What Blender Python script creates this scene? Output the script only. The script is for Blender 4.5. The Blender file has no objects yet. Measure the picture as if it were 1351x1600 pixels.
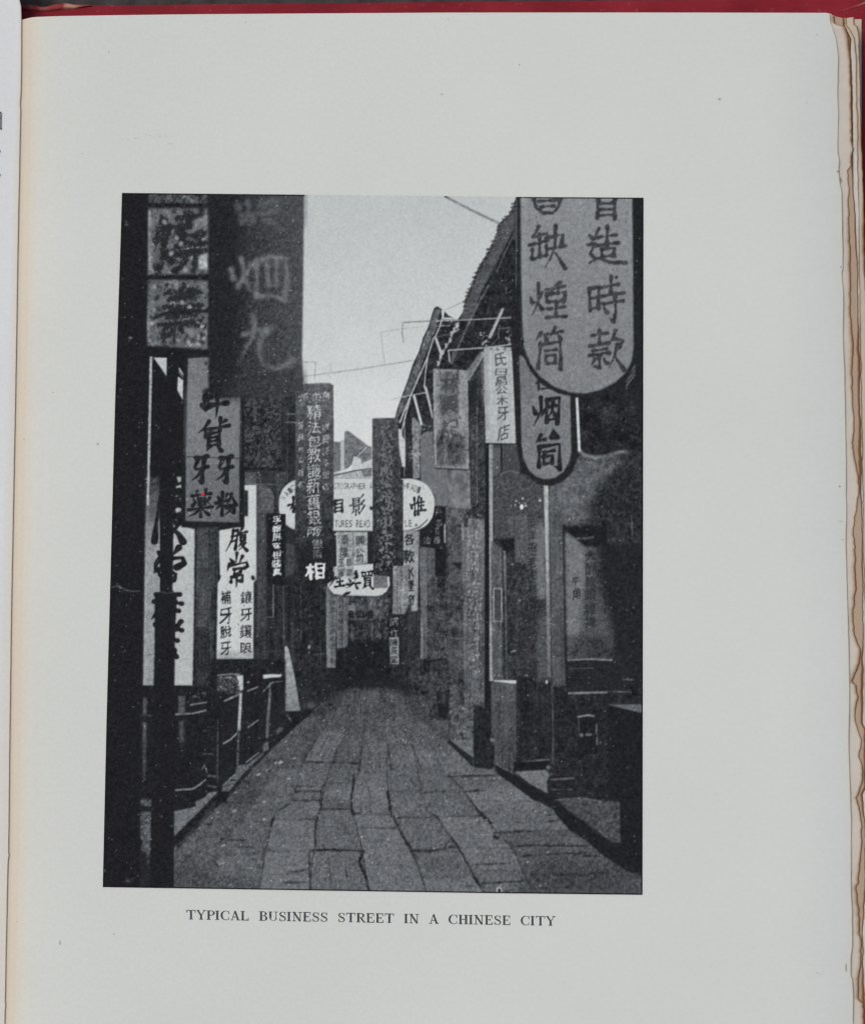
# An open book photographed from straight above: red cloth cover, deckle-edged leaves and,
# on the right-hand page, a flat halftone picture of a narrow shop street with its caption.
import bpy, bmesh, math, random
import numpy as np

S = 0.00015          # metres of page per pixel-unit of page layout
Z0 = 0.011           # height of the flat part of the right page above the table
H = 0.55             # camera height above the page
CX, CY = 675.5, 800.0

# ---------------------------------------------------------------- camera, world, sun, exposure
scn = bpy.context.scene
cam_d = bpy.data.cameras.new('camera')
cam = bpy.data.objects.new('camera', cam_d)
scn.collection.objects.link(cam)
cam.location = (0, 0, Z0 + H)
cam_d.sensor_fit = 'VERTICAL'
cam_d.sensor_height = 24.0
cam_d.lens = 24.0 * H / (1600 * S)
cam_d.clip_start = 0.01
cam_d.clip_end = 200
scn.camera = cam

world = bpy.data.worlds.new('World')
scn.world = world
world.use_nodes = True
wn = world.node_tree
bg = wn.nodes['Background']
sky = wn.nodes.new('ShaderNodeTexSky')
sky.sky_type = 'NISHITA'
sky.sun_disc = False
SUN_EL, SUN_AZ = math.radians(56), math.radians(-52)   # azimuth clockwise from +Y (top of the page)
sky.sun_elevation = SUN_EL
sky.sun_rotation = SUN_AZ
sky.air_density = 1.0
sky.dust_density = 4.0
sky.ozone_density = 0.6
wn.links.new(sky.outputs[0], bg.inputs['Color'])
bg.inputs['Strength'].default_value = 0.118

sun_d = bpy.data.lights.new('sun', 'SUN')
sun_d.energy = 1.15
sun_d.angle = math.radians(22)
sun_d.color = (1.0, 0.93, 0.82)
sun = bpy.data.objects.new('sun', sun_d)
scn.collection.objects.link(sun)
sun.rotation_euler = (math.pi / 2 - SUN_EL, 0, -SUN_AZ + math.pi)
scn.view_settings.view_transform = 'Standard'
scn.view_settings.look = 'None'
scn.view_settings.gamma = 1.0
scn.view_settings.use_curve_mapping = False
scn.view_settings.exposure = 0.0
LIGHT = (0.865, 0.86, 0.875)   # what a white sheet on the page plane shows (linear), for the ink tones

# ---------------------------------------------------------------- small helpers
rng = np.random.default_rng(7)
random.seed(7)


def W(px, py, z=Z0):
    k = (1 - (z - Z0) / H) * S
    return ((px - CX) * k, -(py - CY) * k, z)


def link(o, parent=None):
    scn.collection.objects.link(o)
    if parent is not None:
        o.parent = parent
    return o


def empty(name, label, cat, loc=(0, 0, 0)):
    o = bpy.data.objects.new(name, None)
    o.empty_display_size = 0.01
    o.location = loc
    link(o)
    o['label'] = label
    o['category'] = cat
    return o


def mesh_obj(name, verts, faces, mat, parent=None, smooth=False):
    me = bpy.data.meshes.new(name)
    me.from_pydata([tuple(float(c) for c in v) for v in verts], [], [tuple(int(i) for i in f) for f in faces])
    me.update()
    if mat:
        me.materials.append(mat)
    if smooth:
        me.shade_smooth()
    return link(bpy.data.objects.new(name, me), parent)


def srgb2lin(c):
    c = np.asarray(c, float)
    return np.where(c <= 0.04045, c / 12.92, ((c + 0.055) / 1.055) ** 2.4)


def interp(pts):
    a = np.array(pts, float)
    return lambda t: np.interp(t, a[:, 0], a[:, 1])


class Mat:
    def __init__(s, name, rough=0.7, spec=0.3):
        s.m = bpy.data.materials.new(name)
        s.m.use_nodes = True
        s.t = s.m.node_tree
        s.b = s.t.nodes['Principled BSDF']
        s.b.inputs['Roughness'].default_value = rough
        s.b.inputs['Specular IOR Level'].default_value = spec

    def n(s, kind, **kw):
        nd = s.t.nodes.new('ShaderNode' + kind)
        for k, v in kw.items():
            if k in nd.inputs.keys():
                nd.inputs[k].default_value = v
            else:
                setattr(nd, k, v)
        return nd

    def l(s, a, b):
        s.t.links.new(a, b)

    def noise(s, scale, detail=4, stretch=(1, 1, 1), rough=0.6):
        tc = s.n('TexCoord')
        mp = s.n('Mapping')
        mp.inputs['Scale'].default_value = stretch
        s.l(tc.outputs['Object'], mp.inputs[0])
        nz = s.n('TexNoise')
        nz.inputs['Scale'].default_value = scale
        nz.inputs['Detail'].default_value = detail
        nz.inputs['Roughness'].default_value = rough
        s.l(mp.outputs[0], nz.inputs['Vector'])
        return nz.outputs[0]

    def mix(s, fac, a, b, mode='MIX'):
        m = s.n('Mix', data_type='RGBA', blend_type=mode)
        for i, v in ((0, fac), (6, a), (7, b)):
            if isinstance(v, (int, float)):
                m.inputs[i].default_value = v
            elif isinstance(v, tuple):
                m.inputs[i].default_value = (*v, 1)
            else:
                s.l(v, m.inputs[i])
        return m.outputs[2]

    def ramp(s, fac, stops):
        r = s.n('ValToRGB')
        e = r.color_ramp.elements
        while len(e) < len(stops):
            e.new(0.5)
        for el, (p, c) in zip(e, stops):
            el.position = p
            el.color = (c, c, c, 1) if isinstance(c, (int, float)) else (*c, 1)
        s.l(fac, r.inputs[0])
        return r.outputs[0]

    def attr(s, name):
        return s.n('Attribute', attribute_name=name)

    def bump(s, h, strength=0.2, dist=0.0001):
        b = s.n('Bump')
        b.inputs['Strength'].default_value = strength
        b.inputs['Distance'].default_value = dist
        s.l(h, b.inputs['Height'])
        s.l(b.outputs[0], s.b.inputs['Normal'])

    def base(s, c):
        if isinstance(c, tuple):
            s.b.inputs['Base Color'].default_value = (*c, 1)
        else:
            s.l(c, s.b.inputs['Base Color'])


def paper_material(name, white, toned, brown):
    """paper whose toning towards a worn edge comes from the mesh's own 'toning' value"""
    m = Mat(name, 0.85, 0.15)
    a = m.attr('toning').outputs['Fac']
    base = m.ramp(a, [(0.0, white), (0.45, toned), (1.0, brown)])
    big = m.ramp(m.noise(14, 3), [(0.3, 0.955), (0.7, 1.0)])
    fib = m.ramp(m.noise(1100, 6), [(0.3, 0.95), (0.7, 1.0)])
    c = m.mix(1.0, base, big, 'MULTIPLY')
    c = m.mix(1.0, c, fib, 'MULTIPLY')
    m.base(c)
    m.bump(m.noise(1500, 3), 0.25, 0.00006)
    return m.m


PAPER = (0.674, 0.708, 0.658)
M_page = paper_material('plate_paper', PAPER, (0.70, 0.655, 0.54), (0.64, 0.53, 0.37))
M_left = paper_material('text_paper', (0.76, 0.785, 0.765), (0.74, 0.71, 0.62), (0.60, 0.50, 0.38))
M_deckle = paper_material('deckle_paper', (0.66, 0.64, 0.57), (0.58, 0.47, 0.345), (0.20, 0.09, 0.035))

mc = Mat('red_book_cloth', 0.75, 0.15)
cl = mc.mix(mc.ramp(mc.noise(60, 5), [(0.35, 0.0), (0.7, 1.0)]), (0.185, 0.010, 0.020), (0.27, 0.020, 0.034))
scf = mc.ramp(mc.noise(700, 3), [(0.62, 0.0), (0.8, 1.0)])
cl = mc.mix(mc.mix(1.0, scf, (0.25, 0.25, 0.25), 'MULTIPLY'), cl, (0.52, 0.28, 0.22))
wear = mc.attr('wear').outputs['Fac']
cl = mc.mix(wear, cl, (0.42, 0.24, 0.17))
mc.base(cl)
weave = mc.n('TexChecker')
mc.bump(mc.noise(2600, 2), 0.5, 0.0001)
M_cloth = mc.m

mt = Mat('dark_felt_table', 0.95, 0.1)
mt.base(mt.mix(mt.ramp(mt.noise(220, 5), [(0.3, 0.0), (0.7, 1.0)]), (0.035, 0.032, 0.034), (0.075, 0.07, 0.07)))
mt.bump(mt.noise(900, 4), 0.5, 0.0004)
M_table = mt.m

mi = Mat('black_letterpress_ink', 0.7, 0.2)
mi.base(mi.mix(mi.ramp(mi.noise(3500, 3), [(0.4, 0.0), (0.75, 1.0)]), (0.035, 0.037, 0.045), (0.16, 0.165, 0.17)))
M_ink = mi.m
mg = Mat('faint_foxing', 0.9, 0.1)
mg.base((0.42, 0.40, 0.36))
M_fox = mg.m

# ---------------------------------------------------------------- table
v = [(-1.5, -1.5, 0), (1.5, -1.5, 0), (1.5, 1.5, 0), (-1.5, 1.5, 0)]
table = mesh_obj('table_top', v, [(0, 1, 2, 3)], M_table)
table['kind'] = 'structure'

# ---------------------------------------------------------------- the book
book = empty('open_book', 'open red cloth book lying on a dark table, its deckle edged leaves at the right', 'book')
YB = 1830     # the foot of the pages, below the picture


def set_attr(me, name, vals):
    at = me.attributes.new(name, 'FLOAT', 'POINT')
    at.data.foreach_set('value', np.asarray(vals, dtype=np.float32))


def sheet(name, xs_of_y, ys, zf, tonef, mat, parent, thick=0.00012, yfun=None):
    """a leaf of paper: grid of rows (ys) by columns; thin solid with its own edges"""
    ny = len(ys)
    rows = [xs_of_y(y) for y in ys]
    nx = len(rows[0])
    top, tone = [], []
    for y, xs in zip(ys, rows):
        for i, x in enumerate(xs):
            yy = yfun(x, y) if yfun else y
            top.append(W(x, yy, zf(x, yy)))
            tone.append(tonef(x, yy, xs))
    n = len(top)
    bot = [(a, b, c - thick) for a, b, c in top]
    faces = []
    for j in range(ny - 1):
        for i in range(nx - 1):
            a = j * nx + i
            faces.append((a, a + nx, a + nx + 1, a + 1))
    f2 = [tuple(n + k for k in reversed(f)) for f in faces]
    side = []
    ring = [i for i in range(nx)] + [j * nx + nx - 1 for j in range(1, ny)] + \
           [(ny - 1) * nx + i for i in range(nx - 2, -1, -1)] + [j * nx for j in range(ny - 2, 0, -1)]
    for a, b in zip(ring, ring[1:] + ring[:1]):
        side.append((a, b, b + n, a + n))
    o = mesh_obj(name, top + bot, faces + f2 + side, mat, parent, smooth=False)
    set_attr(o.data, 'toning', tone + [min(1, t + 0.6) for t in tone])
    for p in o.data.polygons[:len(faces)]:
        p.use_smooth = True
    return o


gut = interp([(-40, 28), (0, 31), (10, 33.5), (28, 34), (100, 34), (150, 33), (162, 31.6), (170, 32.6), (250, 31), (400, 28),
              (600, 25), (800, 21), (900, 19), (1000, 17.5), (1200, 15), (1330, 13.6), (1336, 14.6), (1345, 12.8), (1400, 11.5), (1565, 8.4),
              (1570, 9.4), (1580, 8), (1830, 4)])
ytop = interp([(-10, 33), (34, 31), (37, 30.5), (42, 29), (48, 27.5), (55, 26.5), (100, 25), (240, 22.8), (400, 21.5), (700, 19.6), (1000, 19.5),
               (1290, 20), (1297, 21.5), (1302, 25), (1309, 27), (1318, 28.5), (1327, 27.5), (1337, 26), (1341, 27), (1400, 30)])
e0 = interp([(0, 1295), (22, 1297), (40, 1302), (60, 1306), (90, 1309), (140, 1308), (180, 1309.5), (222, 1308), (240, 1308), (252, 1310), (262, 1309),
             (285, 1311), (300, 1314.5), (360, 1315), (420, 1316), (425, 1314.5), (460, 1317), (520, 1316.5), (600, 1319), (700, 1321), (745, 1321), (800, 1322), (850, 1320.5),
             (920, 1323), (1000, 1324.5), (1060, 1326.5), (1100, 1326), (1150, 1325), (1250, 1328), (1290, 1329), (1340, 1329), (1400, 1329), (1420, 1330.5), (1480, 1331),
             (1495, 1328), (1525, 1328.5), (1530, 1331), (1560, 1332.5), (1600, 1332), (1830, 1335)])
e1 = interp([(20, 1303), (26, 1318), (60, 1325), (90, 1327), (120, 1327.5), (160, 1329), (200, 1330.5), (232, 1331), (258, 1329), (266, 1323.5), (300, 1324.5), (330, 1326.5), (420, 1328.5),
             (500, 1329), (540, 1331.5), (600, 1331.5), (632, 1332), (700, 1334), (720, 1337), (745, 1342), (770, 1343), (782, 1339), (800, 1336), (833, 1332.5), (850, 1335),
             (880, 1336), (920, 1338), (940, 1335.5), (965, 1333), (985, 1333), (1000, 1337.5), (1015, 1343.5), (1035, 1342.5), (1050, 1336), (1066, 1331), (1070, 1337),
             (1075, 1339), (1090, 1342), (1100, 1338), (1126, 1335), (1140, 1340), (1150, 1343), (1170, 1345), (1182, 1342.5), (1188, 1346), (1205, 1349), (1225, 1345),
             (1240, 1339.5), (1247, 1336.5), (1262, 1341.5), (1300, 1345), (1340, 1344), (1372, 1341), (1378, 1343), (1386, 1338), (1410, 1340), (1418, 1344), (1430, 1342),
             (1460, 1341), (1464, 1344), (1500, 1342), (1530, 1340.5), (1560, 1341), (1568, 1349), (1600, 1349), (1830, 1352)])
e2 = interp([(20, 1318), (60, 1329), (200, 1332), (262, 1332), (300, 1333), (340, 1336), (400, 1338), (460, 1339.5), (516, 1341), (545, 1340), (560, 1342), (633, 1343), (700, 1344), (800, 1345.5), (900, 1348),
             (1130, 1347), (1140, 1352), (1230, 1352), (1240, 1347), (1300, 1352), (1430, 1350), (1455, 1346), (1500, 1347), (1600, 1352), (1830, 1355)])
e3 = interp([(20, 1322), (40, 1330), (60, 1335), (100, 1338), (200, 1339), (300, 1340.5), (430, 1342), (515, 1344), (640, 1346), (800, 1348), (1000, 1352), (1830, 1357)])
e4 = interp([(22, 1334), (27, 1339), (45, 1341), (90, 1341), (120, 1343), (170, 1344), (240, 1346.5), (300, 1348.5), (400, 1350.5), (470, 1353), (700, 1355), (1830, 1362)])


def jag(seed, amp):
    r = np.random.default_rng(seed)
    k = [np.convolve(r.normal(size=700), np.ones(w) / w ** .5, 'same') for w in (1, 5, 17)]
    s = (k[0] * 0.35 + k[1] * 0.6 + k[2]) * amp
    return lambda y: np.interp(y, np.linspace(-50, 1900, 700), s)


ysr = sorted(set(list(np.linspace(0, 1, 60) ** 1.5 * 60) + list(np.arange(62, 1604, 3.0)) + list(np.linspace(1606, YB, 16))))

# right page: flat in the middle, dropping at the gutter and a little at the fore-edge


def page_z(x, y):
    z = Z0
    g = x - gut(y)
    if g < 120:
        z -= 0.0012 * (1 - max(g, 0) / 120) ** 2.2
    r = e0(y) - x
    if r < 110:
        z -= 0.0014 * (1 - max(r, 0) / 110) ** 2.0
    return z


def page_cols(y):
    g, e = gut(y) - 5, e0(y)
    a = np.concatenate([[0, 2.5, 5, 8, 11, 15, 20, 26, 33, 42, 54, 70, 90, 118], np.linspace(160, 1080, 12)])
    j = j0(y)
    return list(g + a) + [e - d for d in (110, 80, 60, 45, 34, 26, 20, 15, 11, 7, 4.5, 3.2, 2, 1)] + [e + j]


j0 = jag(1, 0.28)
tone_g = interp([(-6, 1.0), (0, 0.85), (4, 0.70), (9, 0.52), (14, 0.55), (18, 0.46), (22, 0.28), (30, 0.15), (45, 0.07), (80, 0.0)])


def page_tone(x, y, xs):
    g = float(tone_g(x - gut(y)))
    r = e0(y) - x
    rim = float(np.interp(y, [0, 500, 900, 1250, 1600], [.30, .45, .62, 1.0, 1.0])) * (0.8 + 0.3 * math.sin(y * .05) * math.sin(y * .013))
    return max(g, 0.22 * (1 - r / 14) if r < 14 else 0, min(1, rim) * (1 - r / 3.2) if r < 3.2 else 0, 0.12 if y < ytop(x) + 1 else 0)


def ymap(x, y):
    t = float(ytop(x))
    return t + (y / 60.0) ** 1 * (60 - t) if y < 60 else y


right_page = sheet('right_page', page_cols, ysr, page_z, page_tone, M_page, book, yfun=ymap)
right_page['label'] = 'grey white right page carrying the street picture and its caption'

# the leaves under it, each a little lower and reaching a little further right
specs = [(e1, 0.00003, 11, 0.8, 0.16), (e2, 0.00035, 12, 0.4, 0.62), (e3, 0.00065, 13, 0.4, 0.02), (e4, 0.0010, 14, 0.4, 0.34)]
for k, (ef, dz, sd, amp, tone0) in enumerate(specs):
    jj = jag(sd, amp)
    wv = jag(sd + 20, 0.09)

    def cols(y, ef=ef, jj=jj):
        e = float(ef(y))
        return list(e + jj(y) + np.array([-60, -40, -28, -20, -15, -11, -8.5, -6.8, -5.4, -4.2, -3.0, -1.9, -0.9, 0.0]))

    def zf(x, y, dz=dz, ef=ef, wv=wv):
        r = float(ef(y)) - x
        return Z0 - 0.0016 - dz - 0.0004 * max(0, 1 - r / 40) ** 2 + 0.00035 * float(wv(y))

    def tf(x, y, xs, tone0=tone0):
        r = xs[-1] - x
        w = (6.5 if ef is e1 else 3.4) + 2.0 * math.sin(y * 0.013 + tone0 * 9) + 1.4 * math.sin(y * 0.037)
        return min(1.0, tone0 + 0.95 * max(0, 1 - r / max(1.5, w)) ** 1.3)
    o = sheet('leaf', cols, ysr, zf, tf, M_deckle, book, thick=0.0003, yfun=ymap)

# the rest of the leaves below, one closed block with a layered fore-edge
bx0, bx1, by0, by1 = 30, 1345, 30, YB - 4
lv = []
zt, zb = Z0 - 0.0074, 0.0032
nl = 12
ring_f = []
for k in range(nl):
    z = zt + (zb - zt) * k / (nl - 1)
    q = 1.5 * (k % 2)
    lv += [W(bx0, by0 + q, z), W(bx1 - q, by0 + q, z), W(bx1 - q, by1 - q, z), W(bx0, by1 - q, z)]
ff = [(3, 2, 1, 0)]
for k in range(nl - 1):
    for i in range(4):
        a, b = k * 4 + i, k * 4 + (i + 1) % 4
        ff.append((a, b, b + 4, a + 4))
o = mesh_obj('page_block', lv, ff, M_deckle, book)
set_attr(o.data, 'toning', [0.35] * len(lv))

# left page, standing higher than the right one and dipping into the gutter
LX = [-1300, -1000, -700, -400, -200, -120, -70, -45, -30, -22, -16, -12, -9, -6, -4, -2.4, -1.2, 0]
jl = jag(33, 0.18)


def left_cols(y):
    g = float(gut(y)) + float(jl(y)) * (0.4 if y > 30 else 0.1)
    return [g + d for d in LX]


def left_z(x, y):
    d = float(gut(y)) - x
    return Z0 - 0.00085 + 0.0050 * (min(1, max(0.0, d) / 220) ** 1.3)


wl = interp([(-40, 3), (100, 5), (300, 8), (600, 10), (900, 13), (1300, 17), (1600, 26), (1830, 40)])


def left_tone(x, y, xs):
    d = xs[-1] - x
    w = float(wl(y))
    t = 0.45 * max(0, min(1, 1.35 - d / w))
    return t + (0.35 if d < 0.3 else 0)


lys = sorted(set(list(np.linspace(-60, 40, 40)) + list(np.arange(44, 1604, 4.0)) + list(np.linspace(1606, YB, 12))))
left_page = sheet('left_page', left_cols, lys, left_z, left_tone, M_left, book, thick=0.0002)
left_page['label'] = 'bluish white left page curving down into the gutter'
lb = []
for k, z in enumerate((Z0 - 0.0010, 0.0032)):
    lb += [W(-1290, -55, z), W(20, -20, z), W(-4, YB - 4, z), W(-1290, YB - 4, z)]
o = mesh_obj('page_block', lb, [(3, 2, 1, 0), (0, 1, 5, 4), (1, 2, 6, 5), (2, 3, 7, 6), (3, 0, 4, 7)], M_deckle, book)
set_attr(o.data, 'toning', [0.3] * len(lb))

# printed marks at the very edge of the left page: the end of a character and two commas
o = None


def flat_poly(name, pts, mat, parent, dz=0.00006, zf=None):
    zf = zf or (lambda x, y: Z0)
    return mesh_obj(name, [W(x, y, zf(x, y) + dz) for x, y in pts], [tuple(reversed(range(len(pts))))], mat, parent)


def flat_mesh(name, polys, mat, parent, dz=0.00006, zf=None):
    zf = zf or (lambda x, y: Z0)
    vs, fs = [], []
    for pts in polys:
        k = len(vs)
        vs += [W(x, y, zf(x, y) + dz) for x, y in pts]
        fs.append(tuple(k + i for i in reversed(range(len(pts)))))
    return mesh_obj(name, vs, fs, mat, parent)


flat_mesh('letter', [[(-3, 174), (2.6, 175), (2.4, 177), (-3, 176)], [(0.9, 176), (2.8, 176), (2.5, 199), (3.3, 202), (2, 203), (0.8, 200)],
                     [(-3, 183.6), (1, 184), (1, 185.4), (-3, 185)], [(-3, 198), (1, 200.4), (1, 202), (-3, 199.6)]], M_ink, left_page, 0.0002, left_z)
for yy in (236, 273):
    flat_mesh('comma', [[(-2, yy - 1), (0.6, yy - 1.6), (1.4, yy + 0.8), (-0.4, yy + 2.6), (-1.4, yy + 2)]], M_ink, left_page, 0.0002, left_z)

# specks and foxing on the right page
fx = [(170, 81, 1.6, 1.2), (811, 101, 1.5, 2.2), (690, 147, 3, 1.1), (1124, 155, 3.2, 2.2), (94, 1473, 1.6, 4), (1276, 1520, 1.8, 1.1), (1281, 1523, 1, .8),
      (83, 613, 1.6, 1.3), (153, 694, 2.2, 2.4), (38, 686, 1.3, 1.1), (1260, 160, 1.4, 1), (1275, 54, 1.5, 1.1), (384, 22.8 + 12, 1, 1), (128, 240, 1.2, .9),
      (104, 283, 1.2, .8), (700, 1205 - 1180 + 5, 1, .8), (1186, 700, 1.1, .8), (1118, 1240, 1, .9), (178, 1460, 1.4, 1.6), (880, 1535, 1.1, .9), (27, 1440, 1.1, 1.5)]
for (x, y, a, b) in fx:
    n = 9
    pts = [(x + a * math.cos(t) * random.uniform(.6, 1.1), y + b * math.sin(t) * random.uniform(.6, 1.1)) for t in [2 * math.pi * i / n for i in range(n)]]
    flat_poly('spot', pts, M_fox, right_page, 0.00004, page_z)
mf = Mat('faint_pencil', 0.9, 0.1)
mf.base((0.57, 0.585, 0.58))
pls = []
for (x, y, L_, d) in [(189, 217, 4, 0), (198, 216.6, 6, .3), (208, 216, 10, -.8), (227, 210, 5, .8), (233, 212, 4, -1), (243, 209.6, 6, .4), (248, 212.6, 6, .6), (255, 210.5, 5, 1.4),
                      (259, 214, 3, -1), (262, 224, 9, 0)]:
    pls.append([(x, y), (x + L_, y + d), (x + L_, y + d + 1), (x, y + 1.1)])
flat_mesh('pencil_scribble', pls, mf.m, right_page, 0.00004, page_z)

# small brown chips and nicks on the fore-edge of the right page
M_chip = Mat('brown_edge_stain', .9, .1)
M_chip.base((.33, .20, .11))
for (x, y, w_, h_) in [(1321, 1512, 1.6, 13), (1312, 814.5, 8, 1), (1308, 268, 3, 3), (1312, 280, 2, 7), (1311, 760, 3, 2), (1315, 843, 5, 1.2), (1313, 417, 2.4, 2)]:
    flat_poly('stain', [(x - w_ / 2, y - h_ * .35), (x + w_ / 2, y - h_ / 2), (x + w_ * .4, y + h_ / 2), (x - w_ * .4, y + h_ * .4)], M_fox if w_ > 4 else M_chip.m, right_page, .00008, page_z)

# cover: two boards, spine cloth and the turned-in cloth with its worn corners
def board(name, outline, z0, z1, seed):
    """a cloth covered board with rounded arris"""
    bm = bmesh.new()
    vs = [bm.verts.new(W(x, y, z1)) for x, y in outline]
    f = bm.faces.new(list(reversed(vs)))
    r = bmesh.ops.extrude_face_region(bm, geom=[f])
    for g in r['geom']:
        if isinstance(g, bmesh.types.BMVert):
            g.co.z = z0
    bmesh.ops.recalc_face_normals(bm, faces=bm.faces)
    bmesh.ops.bevel(bm, geom=[e for e in bm.edges], offset=0.0006, segments=3, affect='EDGES', clamp_overlap=True)
    bmesh.ops.subdivide_edges(bm, edges=[e for e in bm.edges if e.calc_length() > 0.004], cuts=6, use_grid_fill=False)
    me = bpy.data.meshes.new(name)
    bm.to_mesh(me)
    bm.free()
    me.materials.append(M_cloth)
    set_attr(me, 'wear', [0.0] * len(me.vertices))
    return link(bpy.data.objects.new(name, me), book)


ct = interp([(28, 8), (33, 8), (52, 8.2), (60, 9.5), (66, 11.5), (72, 11), (80, 9), (92, 7.4), (100, 6.4), (108, 7.2), (118, 8.4), (128, 8), (240, 7),
             (400, 5.6), (560, 4), (700, 2.6), (800, 1.6), (900, .8), (1000, 0), (1200, -1), (1320, -2.5), (1339, -3), (1350, 1), (1358, 6), (1366, 12)])
xs = [28, 40, 52, 60, 66, 72, 80, 86, 92, 100, 108, 118, 128, 150, 240, 320, 400, 480, 560, 640, 700, 800, 900, 1000, 1100, 1200, 1280, 1320, 1339, 1350, 1358, 1366]
board('cover_board', [(x, float(ct(x))) for x in xs] + [(1368, 40), (1372, 600), (1378, 1200), (1384, YB + 22), (20, YB + 24)], 0.0, 0.0032, 1)
board('cover_board', [(-1325, -75), (-10, -60), (-10, YB + 24), (-1325, YB + 24)], 0.0, 0.0031, 2)
# worn roll of cloth where spine meets board at the head
seg = []
wv_, vs, fs = [], [], []
prof = [(34, 9, 17, .0), (42, 8.6, 19, .05), (50, 8.8, 20, .25), (57, 10, 20, .05), (64, 12, 20, .35), (72, 11.8, 20.5, .3), (80, 9.6, 20, .1), (90, 7.6, 19, .15), (97, 7, 18, .05),
        (103, 6.2, 17, .75), (109, 6.8, 17, 1), (116, 8.4, 17, .85), (122, 8.6, 15, .5), (130, 8.4, 13, .25), (142, 8.4, 11, .0)]
for i, (x, ya, yb_, w) in enumerate(prof):
    for k in range(7):
        t = k / 6
        y = ya - 1.2 + (yb_ - ya) * t
        z = 0.0031 + 0.0005 * math.sin(math.pi * t) * (1 + 0.35 * math.sin(i * 2.1))
        vs.append(W(x + 1.4 * math.sin(i * 1.7 + t * 4), y, z))
        wv_.append(w * (1 if k in (1, 2, 3) else .5))
for i in range(len(prof) - 1):
    for k in range(6):
        a = i * 7 + k
        fs.append((a, a + 1, a + 8, a + 7))
o = mesh_obj('cloth_roll', vs, fs, M_cloth, book, smooth=True)
set_attr(o.data, 'wear', wv_)
o['label'] = 'worn fraying red cloth at the head of the spine'
# frayed fold of the turned-in corner, top right
vs, fs, wv_ = [], [], []
pr = [(1308, 16.5, .0), (1318, 13.6, .12), (1328, 10.4, .06), (1338, 7, .3), (1346, 4, .5), (1356, 1, .6)]
for i, (x, y, w) in enumerate(pr):
    for k in range(6):
        t = k / 5
        vs.append(W(x + 2 * t, y + 5.5 * t, 0.00305 + 0.00028 * math.sin(math.pi * min(1, t * 1.3))))
        wv_.append(w if k in (0, 1, 2) else 0)
for i in range(len(pr) - 1):
    for k in range(5):
        a = i * 6 + k
        fs.append((a, a + 1, a + 7, a + 6))
o = mesh_obj('cloth_fold', vs, fs, M_cloth, book, smooth=True)
set_attr(o.data, 'wear', wv_)
#PAINTER
# ================================================================ THE PRINTED PICTURE
# One flat halftone print on the page. Its tones are the ink of the print; every thing that
# the print shows is a piece of the printed sheet, cut along its printed outline.
PX0, PY0, CWI, CHE = 150, 290, 870, 1120      # the working canvas in page units
LUM = np.full((CHE, CWI), 0.125, np.float32)
IDS = np.zeros((CHE, CWI), np.int32)
PARTS = []                                     # (name, parent id, label)
yy_, xx_ = np.mgrid[0:CHE, 0:CWI].astype(np.float32)


def gauss(a, s):
    if s <= 0.05:
        return a
    r = max(1, int(3 * s + 0.5))
    k = np.exp(-0.5 * (np.arange(-r, r + 1) / s) ** 2)
    k /= k.sum()
    for ax in (0, 1):
        p = [(0, 0), (0, 0)]
        p[ax] = (r, r)
        b = np.pad(a, p, 'edge')
        out = np.zeros_like(a)
        n = a.shape[ax]
        for i, w in enumerate(k):
            out += w * (b[i:i + n] if ax == 0 else b[:, i:i + n])
        a = out
    return a


def field(sx, sy, seed):
    """smooth noise with feature size sx, sy; zero mean, unit spread"""
    r = np.random.default_rng(seed)
    gy, gx = int(CHE / sy) + 3, int(CWI / sx) + 3
    g = r.normal(size=(gy, gx))
    fy = np.clip(yy_[:, :1] / sy, 0, gy - 2.001)
    fx_ = np.clip(xx_[:1, :] / sx, 0, gx - 2.001)
    iy, ix = fy.astype(int), fx_.astype(int)
    ty, tx = fy - iy, fx_ - ix
    ty, tx = ty * ty * (3 - 2 * ty), tx * tx * (3 - 2 * tx)
    a = g[iy, ix] * (1 - tx) + g[iy, ix + 1] * tx
    b = g[iy + 1, ix] * (1 - tx) + g[iy + 1, ix + 1] * tx
    o = a * (1 - ty) + b * ty
    return ((o - o.mean()) / o.std()).astype(np.float32)


NF = gauss(rng.normal(size=(CHE, CWI)).astype(np.float32), 0.75)
NF /= NF.std()
N2, N5, N12, N40 = field(2.6, 2.6, 2), field(6, 6, 3), field(14, 14, 4), field(50, 50, 5)
NV = field(2.2, 60, 6)          # upright streaks, wood
NH = field(40, 3, 7)            # level streaks
ND = np.sin((xx_ * 0.95 + yy_ * 0.85) * 1.15) + 0.7 * N2
TEX = {'f': 0.7 * NF + 0.5 * N2, 'm': 0.5 * NF + 0.6 * N5 + 0.6 * N2, 'b': 0.5 * NF + 0.5 * N12 + 0.35 * N5 + 0.4 * N2, 'w': 0.45 * NF + 0.42 * NV + 0.3 * field(7, 90, 8) + 0.35 * N12 + 0.25 * N2, 's': 0.75 * NF + 0.75 * N2 + 0.22 * N12,
       'h': 0.4 * NF + 0.8 * NH, 'd': 0.35 * ND + 0.4 * NF + 0.3 * N5, 'c': 0.3 * NF + 0.6 * N12 + 0.9 * N5}
CUR = 0


def part(name, label=None, parent=0):
    global CUR
    PARTS.append((name, parent, label))
    CUR = len(PARTS)
    return CUR


class Fr:
    def __init__(s, x, y, k):
        s.x, s.y, s.k = x, y, k

    def __call__(s, pts):
        return [(s.x + a / s.k, s.y + b / s.k) for a, b in pts]


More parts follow.
